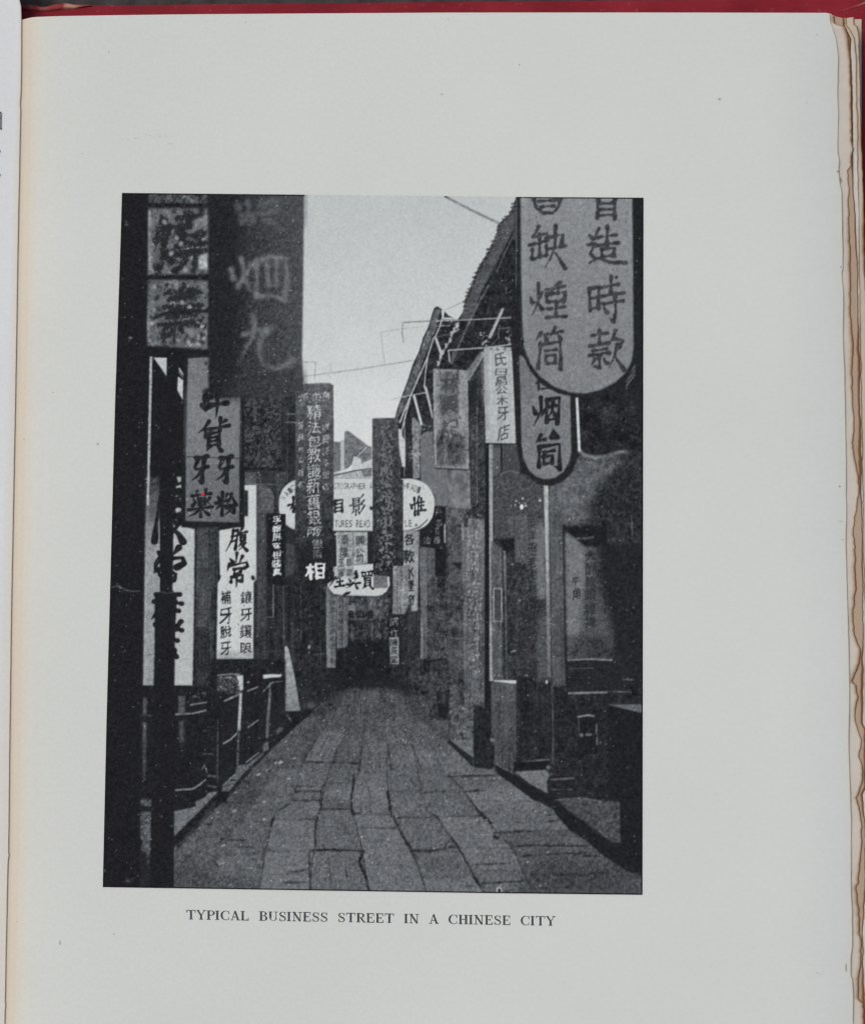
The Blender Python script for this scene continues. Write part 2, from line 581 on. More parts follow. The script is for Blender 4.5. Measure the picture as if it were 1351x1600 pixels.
PX = Fr(0, 0, 1)
Z1, Z2, Z3 = Fr(160, 295, 3.974), Fr(440, 295, 3.974), Fr(680, 295, 3.974)
Z4, Z5, Z6, Z7 = Fr(160, 600, 4.503), Fr(420, 580, 4.825), Fr(600, 560, 5.196), Fr(740, 600, 4.825)
A1, A2, A3, A4 = Fr(150, 820, 4.503), Fr(400, 820, 4.825), Fr(590, 780, 5.196), Fr(740, 820, 4.825)
A5, A6, A7, A8 = Fr(150, 1080, 4.094), Fr(420, 1050, 3.974), Fr(700, 1070, 4.222), Fr(500, 760, 6.667)


def poly_mask(pts, ss=3, wob=0.0):
    """antialiased coverage of a polygon; returns mask and its window"""
    a = np.array(pts, float) - (PX0, PY0)
    x0, y0 = np.floor(a.min(0)).astype(int) - 5
    x1, y1 = np.ceil(a.max(0)).astype(int) + 6
    x0, y0, x1, y1 = max(x0, 0), max(y0, 0), min(x1, CWI), min(y1, CHE)
    if x1 <= x0 or y1 <= y0:
        return None
    w, h = (x1 - x0) * ss, (y1 - y0) * ss
    ys = y0 + (np.arange(h) + 0.5) / ss
    xs = x0 + (np.arange(w) + 0.5) / ss
    m = np.zeros((h, w), bool)
    n = len(a)
    for i in range(n):
        (ax, ay), (bx, by) = a[i], a[(i + 1) % n]
        if ay == by:
            continue
        r = (ys >= min(ay, by)) & (ys < max(ay, by))
        if r.any():
            xc = ax + (ys[r] - ay) * (bx - ax) / (by - ay)
            m[r] ^= xs[None, :] > xc[:, None]
    return m.reshape(y1 - y0, ss, x1 - x0, ss).mean((1, 3)).astype(np.float32), x0, y0, x1, y1


def put(m, x0, y0, x1, y1, t, b, a, n, tx, setid, mul=False, rough=0.0):
    sl = (slice(y0, y1), slice(x0, x1))
    if b:
        m = gauss(m, b)
    if rough:
        m = np.clip((m - 0.5 + rough * 0.3 * (N2[sl] + 0.6 * NF[sl])) * 2.2 + 0.5, 0, 1)
    if setid and CUR:
        IDS[sl][m > 0.5] = CUR
    if isinstance(t, tuple):
        k = t[2]
        if k == 'v':
            g = np.linspace(0, 1, y1 - y0)[:, None]
        elif k == 'h':
            g = np.linspace(0, 1, x1 - x0)[None, :]
        else:
            g = np.clip((np.linspace(0, 1, y1 - y0)[:, None] + np.linspace(0, 1, x1 - x0)[None, :]) / 2, 0, 1)
        t = t[0] + (t[1] - t[0]) * g
    tt = t + (0.95 if tx in 'mbcws' else 0.62) * n * TEX[tx][sl]
    m = m * a
    LUM[sl] = LUM[sl] * (1 - m) + tt * m


def P(F, pts, t, b=0.6, a=1.0, n=0.02, tx='f', id_=True, rough=0.0):
    r = poly_mask(F(pts))
    if r:
        put(*r, t, b, a, n, tx, id_, rough=rough)


def R(x0, y0, x1, y1, t, **kw):
    P(PX, [(x0, y0), (x1, y0), (x1, y1), (x0, y1)], t, **kw)


def Ln(F, pts, w, t, b=0.5, a=1.0, n=0.03, tx='m', id_=False, rough=0.0):
    q = F(pts)
    for (ax, ay), (bx, by) in zip(q, q[1:]):
        d = math.hypot(bx - ax, by - ay) or 1
        nx, ny = -(by - ay) / d * w / 2, (bx - ax) / d * w / 2
        ex, ey = (bx - ax) / d * w * .2, (by - ay) / d * w * .2
        r = poly_mask([(ax + nx - ex, ay + ny - ey), (bx + nx + ex, by + ny + ey), (bx - nx + ex, by - ny + ey), (ax - nx - ex, ay - ny - ey)])
        if r:
            put(*r, t, b, a, n, tx, id_, rough=rough)


def Dot(x, y, rx, ry, t, b=0.5, a=1.0, n=0.02, tx='f', ang=0.0, id_=False):
    pts = []
    for i in range(14):
        u = 2 * math.pi * i / 14
        ex, ey = rx * math.cos(u), ry * math.sin(u)
        pts.append((x + ex * math.cos(ang) - ey * math.sin(ang), y + ex * math.sin(ang) + ey * math.cos(ang)))
    P(PX, pts, t, b=b, a=a, n=n, tx=tx, id_=id_)


GLY = {}


def glyph_tris(ch, bold):
    k = (ch, bold)
    if k in GLY:
        return GLY[k]
    cu = bpy.data.curves.new('tmp', 'FONT')
    cu.body = ch
    cu.resolution_u = 3
    ob = bpy.data.objects.new('tmp', cu)
    scn.collection.objects.link(ob)
    bpy.context.view_layer.update()
    me = ob.evaluated_get(bpy.context.evaluated_depsgraph_get()).to_mesh()
    co = np.zeros(len(me.vertices) * 3)
    me.vertices.foreach_get('co', co)
    co = co.reshape(-1, 3)[:, :2]
    me.calc_loop_triangles()
    tr = np.zeros(len(me.loop_triangles) * 3, np.int32)
    me.loop_triangles.foreach_get('vertices', tr)
    if len(co):
        mn, mx = co.min(0), co.max(0)
        co = (co - mn) / np.maximum(mx - mn, 1e-6)
        co[:, 1] = 1 - co[:, 1]
        out = co[tr.reshape(-1, 3)]
    else:
        out = np.zeros((0, 3, 2))
    bpy.data.objects.remove(ob)
    bpy.data.curves.remove(cu)
    GLY[k] = out
    return out


def G(ch, x0, y0, x1, y1, t, bold=0.012, b=0.45, a=1.0, shear=0.10, rough=0.4, n=0.02, tx='f', wob=0.035, ang=0.0, seed=None, let=True):
    """a brush-written character filling a box"""
    global CUR
    tr = glyph_tris(ch, 0)
    if not len(tr):
        return
    r = np.random.default_rng(seed if seed is not None else (ord(ch[0]) * 31 + int(x0 * 7 + y0)) % 99991)
    p = tr.reshape(-1, 2).copy()
    f = r.normal(size=(4, 2)) * wob
    u, v = p[:, 0].copy(), p[:, 1].copy()
    p[:, 0] += f[0, 0] * np.sin(3.1 * v + f[1, 0] * 40) + f[2, 0] * np.sin(5 * u + 2 * v)
    p[:, 1] += f[0, 1] * np.sin(3.3 * u + f[1, 1] * 40) + f[2, 1] * np.sin(4 * v + u) - shear * (u - 0.5)
    w, h = x1 - x0, y1 - y0
    q = np.stack([x0 + p[:, 0] * w, y0 + p[:, 1] * h], 1)
    if ang:
        c = ((x0 + x1) / 2, (y0 + y1) / 2)
        d = q - c
        q = np.stack([c[0] + d[:, 0] * math.cos(ang) - d[:, 1] * math.sin(ang), c[1] + d[:, 0] * math.sin(ang) + d[:, 1] * math.cos(ang)], 1)
    q -= (PX0, PY0)
    ss = 4
    X0, Y0 = np.floor(q.min(0)).astype(int) - 4
    X1, Y1 = np.ceil(q.max(0)).astype(int) + 5
    X0, Y0, X1, Y1 = max(X0, 0), max(Y0, 0), min(X1, CWI), min(Y1, CHE)
    if X1 <= X0 or Y1 <= Y0:
        return
    m = np.zeros(((Y1 - Y0) * ss, (X1 - X0) * ss), np.float32)
    t3 = ((q - (X0, Y0)) * ss).reshape(-1, 3, 2)
    for (ax, ay), (bx, by), (cx, cy) in t3:
        i0, i1 = max(0, int(min(ay, by, cy))), min(m.shape[0], int(max(ay, by, cy)) + 2)
        k0, k1 = max(0, int(min(ax, bx, cx))), min(m.shape[1], int(max(ax, bx, cx)) + 2)
        if i1 <= i0 or k1 <= k0:
            continue
        gy = np.arange(i0, i1)[:, None] + 0.5
        gx = np.arange(k0, k1)[None, :] + 0.5
        d1 = (bx - ax) * (gy - ay) - (by - ay) * (gx - ax)
        d2 = (cx - bx) * (gy - by) - (cy - by) * (gx - bx)
        d3 = (ax - cx) * (gy - cy) - (ay - cy) * (gx - cx)
        m[i0:i1, k0:k1][((d1 >= 0) & (d2 >= 0) & (d3 >= 0)) | ((d1 <= 0) & (d2 <= 0) & (d3 <= 0))] = 1
    bp = bold * (y1 - y0) * ss
    if bp > 0.25:                      # a fuller brush: swell the strokes
        kk = ss * 1.0
        jj = np.clip((Y0 + np.arange(m.shape[0]) / kk).astype(int), 0, CHE - 1)
        ii = np.clip((X0 + np.arange(m.shape[1]) / kk).astype(int), 0, CWI - 1)
        m = np.clip(gauss(m, bp * 1.15) * 3.4 - 0.35 + 0.28 * N5[np.ix_(jj, ii)], 0, 1) * (gauss(m, bp * 1.6) > .08)
    m = m.reshape(Y1 - Y0, ss, X1 - X0, ss).mean((1, 3))
    own = CUR
    if let:
        if PARTS[own - 1][0] == 'lettering':
            pass
        else:
            lid = next((i + 1 for i, q_ in enumerate(PARTS) if q_[0] == 'lettering' and q_[1] == own), 0)
            if not lid:
                lid = part('lettering', None, own)
            CUR = lid
    put(m, X0, Y0, X1, Y1, t, b, a, n, tx, let, rough=rough)
    CUR = own


def Br(F, strokes, t, w, b=.5, a=.97, rough=.35, n=.02):
    """hand-brushed character: each stroke a swelling ribbon. profile: e even, t tapering off, d dropping heavy, h heavy at both ends"""
    global CUR
    own = CUR
    lid = next((i + 1 for i, q_ in enumerate(PARTS) if q_[0] == 'lettering' and q_[1] == own), 0)
    CUR = lid or part('lettering', None, own)
    M = np.zeros_like(LUM)
    bx = [9999, 9999, 0, 0]
    for st in strokes:
        prof = st[0] if isinstance(st[0], str) else 'e'
        pts = F([q for q in st if not isinstance(q, str)])
        P_ = np.array(pts, float)
        if len(P_) > 2:                       # round the corners of the path
            q = [P_[0]]
            for k in range(1, len(P_) - 1):
                q += [P_[k] * .7 + P_[k - 1] * .3, P_[k], P_[k] * .7 + P_[k + 1] * .3]
            P_ = np.array(q + [P_[-1]])
        d = np.r_[0, np.cumsum(np.hypot(*np.diff(P_, axis=0).T))]
        m_ = max(3, int(d[-1] / .6))
        s_ = np.linspace(0, d[-1], m_)
        X, Y = np.interp(s_, d, P_[:, 0]), np.interp(s_, d, P_[:, 1])
        f = s_ / max(d[-1], 1e-6)
        wd = {'e': .92 + .25 * np.cos(2 * np.pi * f), 't': 1.25 - 1.0 * f, 'd': .55 + .95 * f, 'h': 1.0 + .35 * np.cos(2 * np.pi * f)}[prof] * w / 2
        for x, y, r in zip(X - PX0, Y - PY0, wd):
            r = max(r, .35)
            x0, x1, y0, y1 = int(x - r - 2), int(x + r + 3), int(y - r - 2), int(y + r + 3)
            if x0 < 0 or y0 < 0 or x1 >= CWI or y1 >= CHE:
                continue
            dd = np.hypot((xx_[y0:y1, x0:x1] + .5 - x), (yy_[y0:y1, x0:x1] + .5 - y) * 1.12)
            M[y0:y1, x0:x1] = np.maximum(M[y0:y1, x0:x1], np.clip(r + .5 - dd, 0, 1))
            bx = [min(bx[0], x0), min(bx[1], y0), max(bx[2], x1), max(bx[3], y1)]
    x0, y0, x1, y1 = max(bx[0] - 6, 0), max(bx[1] - 6, 0), min(bx[2] + 6, CWI), min(bx[3] + 6, CHE)
    put(M[y0:y1, x0:x1].copy(), x0, y0, x1, y1, t, b, a, n, 'm', True, rough=rough)
    CUR = own


def Col(chars, xc, w, ys, h, t, **kw):
    for c, y in zip(chars, ys):
        G(c, xc - w / 2, y, xc + w / 2, y + h, t, **kw)


def Blot(x0, y0, x1, y1, t, count, size, seed, b=0.8, a=0.8, asp=1.0):
    """irregular dabs (carving, mottling, litter, blossom)"""
    r = np.random.default_rng(seed)
    for _ in range(count):
        s = size * r.uniform(.5, 1.3)
        Dot(r.uniform(x0, x1), r.uniform(y0, y1), s, s * asp * r.uniform(.4, 1), t + r.normal() * .04, b=b, a=a * r.uniform(.5, 1), ang=r.uniform(-1, 1))


# ---- the frame of the print: slightly out of square, like the photographed page
f_left = interp([(301, 191), (400, 188), (635, 180), (900, 173), (1120, 167), (1386, 161)])
f_right = interp([(309, 1004.6), (700, 1004), (1398, 1003)])
f_top = interp([(191, 301.5), (474, 304.3), (805, 307.8), (1005, 309)])
f_bot = interp([(161, 1386), (480, 1391), (760, 1395.3), (1003, 1398)])

# ---- dark ground of the two rows of shops
SHOP_L = part('shop_front', 'dark shop fronts along the left side of the printed street')
R(150, 290, 560, 1420, (0.115, 0.15, 'v'), n=0.012, b=0)
SHOP_R = part('shop_front', 'shop fronts under long eaves along the right side of the printed street')
R(560, 290, 1020, 1420, (0.15, 0.15, 'v'), n=0.018, b=0)

# sky
SKY = part('sky', 'pale blank sky above the printed street')
P(PX, [(470, 295), (812, 297), (805, 312), (796, 335), (777, 352), (776, 366), (766, 385), (757, 402), (748, 416), (741, 433), (733, 452), (726, 468), (724, 486), (717, 497),
       (712, 499), (700, 493), (692, 485), (683, 479), (678, 482), (669, 511), (661, 527), (655, 548), (645, 569), (636, 597), (627, 620), (620, 640), (616, 656), (622, 700), (622, 760),
       (515, 760), (515, 600), (465, 600)], (0.735, 0.835, 'v'), n=0.005, b=0.5)
Dot(570, 660, 100, 70, 0.85, b=12, a=0.4, n=.005)
Ln(PX, [(476, 588), (560, 577), (646, 563)], 1.0, 0.50)
Ln(Z2, [(130, 1075), (210, 1076), (205, 1182)], 0.9, 0.5)
Ln(Z2, [(303, 1080), (303, 1135)], 0.7, 0.62)
for x, y in ((263, 1147), (305, 1133), (290, 1160), (300, 1168)):
    Dot(440 + x / 3.974, 295 + y / 3.974, .9, .6, 0.42)
Ln(Z2, [(640, 1090), (615, 890), (760, 868), (920, 853)], 0.8, 0.56, a=.8)
Ln(Z2, [(758, 955), (748, 900), (752, 832), (920, 820)], 1.2, 0.48)
Ln(Z2, [(1012, 47), (1190, 140), (1355, 218)], 3.4, 0.46)
Ln(Z2, [(1012, 47), (1190, 140), (1355, 218)], 1.0, 0.60)
Ln(Z2, [(485, 550), (520, 710)], 0.6, 0.68, a=.6)
Ln(Z5, [(910, 215), (1000, 196)], 0.8, 0.6)
for i in range(26):
    Dot(random.uniform(480, 740), random.uniform(320, 640), .5, .4, random.choice((.6, .66, .86)), a=.6)

# far gables at the end of the street
part('house', 'pale distant gable end and roof at the far end of the printed street')
P(Z5, [(487, 530), (545, 533), (545, 750), (487, 765)], 0.43, n=.03)
P(Z5, [(540, 520), (572, 515), (572, 745), (540, 752)], 0.70)
P(Z5, [(570, 455), (600, 450), (745, 560), (775, 575), (775, 670), (700, 700), (630, 700), (590, 735), (570, 740)], 0.45, n=.045, tx='m')
P(Z5, [(640, 640), (700, 665), (690, 745), (625, 760), (628, 690)], 0.76)
P(Z5, [(700, 692), (778, 662), (778, 735), (700, 752)], 0.74)
Ln(Z5, [(660, 650), (745, 565)], 1.6, 0.75)
P(Z5, [(487, 770), (775, 742), (775, 812), (487, 815)], 0.66, n=.04)
Ln(Z5, [(487, 787), (640, 752), (775, 733)], 1.8, 0.25)
P(Z5, [(700, 750), (775, 742), (775, 790), (715, 800)], 0.42, n=.05, tx='m')
for x in (560, 610, 660):
    Ln(Z5, [(x, 775), (x + 10, 800)], 1, .5)

# the long eaves on the right
ROOF1 = part('roof', 'long dark tiled eave running from the top right of the picture', SHOP_R)
P(PX, [(812, 297), (805, 312), (796, 335), (779, 350), (777, 366), (767, 385), (758, 402), (749, 416), (742, 433), (734, 452), (727, 468), (725, 486), (717, 497), (706, 540), (690, 600), (676, 640),
       (676, 720), (812, 720)], 0.165, n=.03, tx='m', b=.5, rough=.3)
P(PX, [(806, 312), (798, 335), (781, 352), (769, 387), (744, 434), (727, 475), (719, 500), (735, 500), (752, 455), (778, 405), (800, 362), (806, 350)], 0.33, n=.045, tx='h', b=1.0, id_=False)
P(PX, [(812, 297), (806, 312), (800, 372), (812, 380)], .27, b=1.2, id_=False)
for i, y in enumerate(np.cumsum(np.random.default_rng(3).uniform(3.5, 9.5, 27)) + 314):
    xe = float(np.interp(y, [312, 335, 350, 366, 385, 402, 416, 433, 452, 468, 486, 497], [805, 796, 779, 777, 767, 758, 749, 742, 734, 727, 725, 717]))
    Dot(xe + 1 + (i % 3), y, 2.2, 1.6, 0.2, b=.5)
    Dot(xe - 1 + random.uniform(-1.5, 1), y + random.uniform(-1, 1), random.uniform(1.5, 3), random.uniform(1, 1.8), random.uniform(.2, .36), b=.4)
    Dot(xe - .8, y + 2.6, 1.5, 1.1, 0.62, b=.5, a=random.uniform(.2, .9))
    Ln(PX, [(xe + 3, y), (xe + 14, y - 7)], 1.0, .22, a=.7)
Ln(Z3, [(480, 300), (430, 400), (380, 520)], 1.7, 0.42, a=.8)
Ln(Z3, [(330, 600), (230, 780), (160, 940), (100, 1085)], 3.2, 0.36, a=.9)
Ln(Z3, [(250, 760), (200, 850)], 1.4, 0.5, a=.7)
Ln(Z3, [(120, 1000), (100, 1060)], 2.2, 0.46, a=.7)
Ln(Z3, [(440, 610), (440, 650), (470, 640), (480, 560)], 1.2, 0.42)
ROOF2 = part('roof', 'lower tiled eave farther down the right side, narrowing to the distance', SHOP_R)
P(PX, [(678, 482), (683, 479), (691, 484), (700, 493), (712, 499), (706, 545), (694, 600), (680, 660), (672, 700), (640, 700), (622, 700), (617, 656), (621, 640), (628, 620), (637, 597), (646, 569),
       (656, 548), (662, 527), (670, 511)], 0.17, n=.035, tx='m', b=.5)
P(PX, [(679, 483), (688, 484), (680, 515), (668, 545), (655, 580), (640, 615), (628, 645), (618, 656), (622, 640), (637, 597), (656, 548), (670, 511)], 0.36, n=.05, tx='m', b=.8, id_=False)
for y in np.arange(488, 650, 5.0):
    xe = float(np.interp(y, [482, 511, 527, 548, 569, 597, 620, 640, 656], [678, 670, 662, 656, 646, 637, 628, 621, 617]))
    Dot(xe + .6, y, 1.4, 1.1, 0.24, b=.4)

# background textures of the right-hand shops
part('shop_wall', 'streaked timber shop fronts in the middle of the right side', SHOP_R)
R(629, 650, 700, 1110, 0.19, n=.04, tx='w', b=1)
R(697, 720, 770, 1160, 0.22, n=.04, tx='w', b=1)
R(764, 690, 812, 760, 0.29, n=.02, tx='w', b=.8)
R(770, 740, 880, 1215, 0.20, n=.035, tx='b', b=1)

# big dim area right of centre
part('cloth_awning', 'sunlit drooping awning edge under the round ended signs', SHOP_R)
P(PX, [(862, 760), (880, 722), (902, 702), (910, 709), (926, 713), (945, 711), (962, 706), (980, 703), (1004, 703), (1004, 850), (862, 850)], 0.205, n=.03, tx='m', b=.9)
P(PX, [(880, 728), (905, 714), (940, 717), (970, 712), (965, 730), (940, 752), (918, 790), (915, 818), (880, 824), (866, 800), (868, 760)], 0.36, n=.035, tx='m', b=5, a=.95)
P(PX, [(866, 745), (885, 735), (905, 760), (895, 800), (880, 815), (864, 800)], 0.40, n=.03, tx='m', b=6, a=.7)
Ln(PX, [(904, 703), (912, 711), (928, 715), (945, 714), (962, 708), (979, 704)], 5, .52, b=1.4, a=.85, n=.05)
Ln(PX, [(886, 772), (906, 748), (925, 745)], 3, .44, b=2, a=.5)
Ln(PX, [(878, 812), (900, 806), (928, 808)], 2.5, .34, b=1.5, a=.6)
Ln(PX, [(878, 824), (905, 824), (940, 822)], 4, .13, b=1.2)
P(PX, [(950, 745), (1004, 716), (1004, 850), (935, 826), (930, 790)], 0.165, n=.03, tx='m', b=7, a=.9)
part('shop_front', 'dim far shop fronts behind the dark tall character board, left of the street', SHOP_L)
R(395, 735, 512, 1110, 0.175, n=.03, tx='w', b=1)
R(461, 895, 512, 1090, 0.15, n=.025, tx='m', b=1.5)
for x, y0, y1, t in ((443, 870, 1010, .34), (470, 910, 1000, .27), (428, 905, 1005, .22), (484, 940, 1010, .25), (414, 950, 1050, .3), (501, 900, 1060, .22)):
    Ln(PX, [(x, y0), (x + .5, y1)], 1.6, t, a=.8)
Blot(447, 850, 460, 900, .33, 10, 3, 61, b=1, a=.6)
Blot(445, 950, 500, 1060, .34, 26, 2, 62, b=.8, a=.5)
Blot(440, 980, 510, 1080, .25, 26, 4, 63, b=1.4, a=.5)
P(A2, [(225, 140), (290, 155), (300, 300), (270, 380), (235, 380)], 0.27, n=.04, tx='w', b=1)
Ln(A2, [(0, 960), (200, 950)], 1.4, .26)
Ln(A2, [(430, 980), (550, 968)], 1.4, .34, a=.8)
Dot(483, 1011, 2.2, 3, .6, b=.7)
Dot(483, 1020, 1.2, 2, .45, b=.5)

# ---- right side, from the deep end of the street towards the front
part('archway', 'dim archway with a small name board closing the far end of the printed street')
R(540, 925, 612, 1080, 0.175, n=.045, tx='m', b=1)
P(A2, [(690, 540), (990, 520), (1000, 750), (690, 720)], 0.27, n=.05, tx='m', b=.7)
P(A2, [(830, 540), (910, 540), (890, 600), (850, 590)], 0.42, n=.03, b=1, a=.7)
P(A2, [(840, 600), (905, 590), (905, 660), (850, 660)], 0.40, n=.05, b=1, a=.6)
P(A2, [(685, 610), (745, 600), (745, 660), (690, 650)], 0.48, n=.05, b=.6)
Ln(A2, [(690, 712), (890, 712)], 1.6, 0.45, a=.9)
Ln(A2, [(900, 748), (1000, 745)], 1.4, 0.42, a=.8)
for ch, x in (('安', 684), ('山', 758), ('金', 835)):
    G(ch, 400 + x / 4.825, 953, 400 + (x + 52) / 4.825, 966, 0.08 if ch == '安' else 0.10, bold=.03, b=.35, rough=.2)
R(545, 968, 612, 1010, 0.19, n=.04, tx='m', b=1.2)
for x, y0, y1, ww, t in ((529, 1014, 1050, 5, .26), (548, 975, 1012, 4, .3), (556, 985, 1030, 5, .22), (567, 972, 1000, 6, .27), (579, 974, 1008, 4, .33), (590, 972, 1016, 5, .25), (600, 980, 1035, 4, .29), (541, 1015, 1046, 3, .2), (612, 1037, 1060, 4, .24)):
    R(x, y0, x + ww, y1, t, b=.8, n=.05, tx='m', id_=False)

R(520, 1000, 612, 1078, 0.125, n=.015, tx='m', b=3)
Dot(582, 1020, 1, 1.3, .6)

part('wall_plinth', 'mottled lower walls and steps along the right pavement', SHOP_R)
P(A6, [(870, 0), (1350, 0), (1350, 420), (1110, 420), (870, 230)], 0.235, n=.05, tx='m', b=1)
P(A6, [(1045, 120), (1120, 115), (1110, 295), (1050, 280)], 0.13, b=1)
P(A6, [(1120, 75), (1175, 80), (1180, 190), (1275, 220), (1270, 410), (1130, 410)], 0.34, n=.05, tx='m', b=1)
P(A6, [(960, 295), (1110, 300), (1115, 400), (980, 310)], 0.33, n=.03, b=.8)
P(A6, [(1130, 420), (1270, 420), (1270, 530), (1180, 470)], 0.40, n=.03, b=.6)
for x, ww, t in ((632, 5, .14), (641, 7, .30), (650, 3, .12), (671, 5, .3), (690, 6, .28)):
    R(x, 1040, x + ww, 1100, .6 * t + .085, b=2, n=.04, tx='w', id_=False)

part('post', 'grey timber post left of the mottled plank right of centre', SHOP_R)
P(A3, [(340, 388), (402, 385), (405, 1290), (350, 1300), (345, 800)], 0.41, n=.045, tx='w', b=.7)
P(A3, [(402, 385), (465, 400), (460, 620), (402, 700)], 0.33, n=.045, tx='w', b=.7)
Ln(A3, [(354, 975), (360, 1120), (352, 1290)], 2, 0.55, a=.8)
part('panel', 'dark mottled shop panel between two posts right of centre', SHOP_R)
P(A3, [(402, 700), (470, 620), (570, 640), (575, 1300), (405, 1305)], 0.255, n=.06, tx='b', b=.8)
P(A3, [(470, 395), (555, 395), (555, 632), (470, 620)], 0.125, n=.015, b=.6)
P(A3, [(480, 650), (545, 640), (540, 800), (500, 830)], 0.17, n=.05, tx='m', b=1)
Blot(665, 920, 697, 1030, .36, 16, 4, 5, b=1.4, a=.5)
Blot(665, 920, 697, 1030, .13, 14, 4, 6, b=1.2, a=.6)
Ln(A3, [(405, 1308), (560, 1300)], 2.4, 0.13)
Ln(A3, [(470, 1282), (560, 1275)], 1.2, 0.36, a=.7)
Ln(A3, [(572, 640), (576, 1290)], 1.6, 0.36, a=.9)

part('signboard', 'black board with faint white writing hanging right of the oval white board')
P(A3, [(340, 60), (550, 60), (555, 392), (470, 400), (345, 385)], 0.14, n=.015, b=.6)
for ch, x, y in (('戶', 462, 70), ('名', 468, 160), ('牙', 460, 230), ('種', 452, 300)):
    G(ch, 590 + x / 5.196, 780 + y / 5.196, 590 + (x + 52) / 5.196, 780 + (y + 62) / 5.196, 0.50, b=.45, a=.85)
G('油', 661, 839, 672, 850, 0.52, b=.4, a=.85)
Ln(A3, [(543, 205), (545, 350)], 2.6, 0.62)

part('post', 'blotched dark post left of the plank with bright specks', SHOP_R)
P(A3, [(556, 60), (690, 40), (690, 1400), (580, 1420), (575, 600)], 0.30, n=.05, tx='b', b=.8)
P(A3, [(600, 515), (690, 515), (670, 570), (630, 545)], 0.15, b=.8)
Blot(700, 810, 722, 1060, .4, 22, 4, 8, b=1.5, a=.45)
Blot(700, 880, 722, 1100, .16, 24, 5, 9, b=1.5, a=.55)

part('signboard', 'tall narrow plank sign with a column of bright worn specks right of centre')
P(A3, [(680, 150), (870, 160), (885, 1200), (870, 1650), (700, 1700), (690, 900)], (0.43, 0.34, 'v'), n=.06, tx='w', b=.7)
P(A3, [(700, 150), (735, 150), (735, 232), (700, 225)], 0.2, b=.7)
P(A3, [(660, 115), (720, 100), (860, 130), (865, 160), (690, 150)], 0.24, n=.06, tx='m', b=.8)
Blot(718, 797, 757, 811, .62, 16, 1.5, 11, b=.5)
Ln(A3, [(686, 165), (690, 330)], 2, 0.55)
Ln(A3, [(862, 170), (866, 480)], 1.6, 0.5, a=.8)
for i, y in enumerate(np.arange(822, 1050, 12.5)):
    G('北京老店各色銀器首飾精工定做金銀'[i % 16], 735.5, y, 746.5, y + 10, 0.64, bold=0, b=.5, a=.62 - .02 * i * .5, rough=1.0)
Blot(733, 820, 749, 1045, .68, 46, 1.1, 12, b=.5, a=.8, asp=1.4)
Blot(722, 960, 757, 1105, .22, 30, 4, 13, b=1.4, a=.4)
R(756.5, 740, 766, 1195, 0.125, n=.012, b=.6, id_=False)

part('panel', 'tall streaked timber strip beside the white paper sign', SHOP_R)
P(Z6, [(690, 190), (800, 10), (830, 700), (840, 1250), (690, 1240)], 0.245, n=.05, tx='w', b=.7)
Ln(Z6, [(755, 400), (752, 760), (755, 1180)], 1.8, 0.40, a=.85)
Ln(Z6, [(735, 560), (700, 590), (735, 670)], 1.4, 0.42, a=.6)
P(Z6, [(680, 200), (760, 150), (740, 420), (690, 480)], 0.16, n=.02, b=1)
Ln(Z6, [(700, 1085), (860, 1078)], 1.0, 0.45, a=.8)

part('post', 'thin sunlit post under the white paper sign', SHOP_R)
P(PX, [(763.5, 690), (769.5, 690), (770, 1064), (764.5, 1064)], 0.58, n=.05, tx='w', b=.5)
R(769.5, 700, 781, 744, 0.35, n=.02, tx='w')
R(758, 700, 763, 1195, 0.115, n=.01, b=.5, id_=False)
Ln(PX, [(783, 695), (783.5, 742)], 2.2, 0.12)

# dark rounded board with blossom, and the long inscribed board under it
part('signboard', 'weathered round topped board with a white blossom, right of the thin sunlit post')
P(Z7, [(150, 720), (180, 680), (250, 655), (340, 675), (420, 690), (525, 760), (530, 1010), (300, 990), (300, 1180), (150, 1170)], 0.285, n=.05, tx='f', b=.8)
Ln(Z7, [(190, 690), (260, 655), (340, 672)], 1.4, 0.5, a=.7)
P(Z7, [(270, 990), (310, 970), (300, 1180), (250, 1050)], 0.36, n=.03, b=2, a=.7)
P(Z7, [(150, 1165), (310, 1160), (300, 1300), (240, 1300), (200, 1200)], 0.13, b=1)
Dot(814.6, 792, 3.0, 4.0, 0.92)
for x, y, r in ((806, 783, 1.6), (816, 779, 1.6), (820, 786, 1.3), (821, 790, 1.8), (805, 789, 1.4), (843, 782, 2.2), (811, 786, 1.1), (798, 790, 1.1), (825, 781, .9)):
    Dot(x, y, r, r * .9, 0.8, b=.5, a=.9)
P(A4, [(130, 120), (210, 180), (215, 1170), (140, 1170)], 0.34, n=.045, tx='w', b=.7)
P(A4, [(212, 190), (240, 200), (255, 1165), (235, 1165)], (0.45, 0.36, 'v'), n=.04, tx='w', b=.6)
Ln(A4, [(217, 200), (232, 700), (236, 1160)], 1.6, 0.13)
part('paper_label', 'small white outlined rectangle on the narrow post right of centre')
P(A4, [(150, 478), (208, 480), (212, 728), (150, 728)], 0.27, n=.03, b=.5)
Ln(A4, [(150, 480), (209, 482), (211, 727), (150, 727), (150, 480)], 1.5, 0.66)

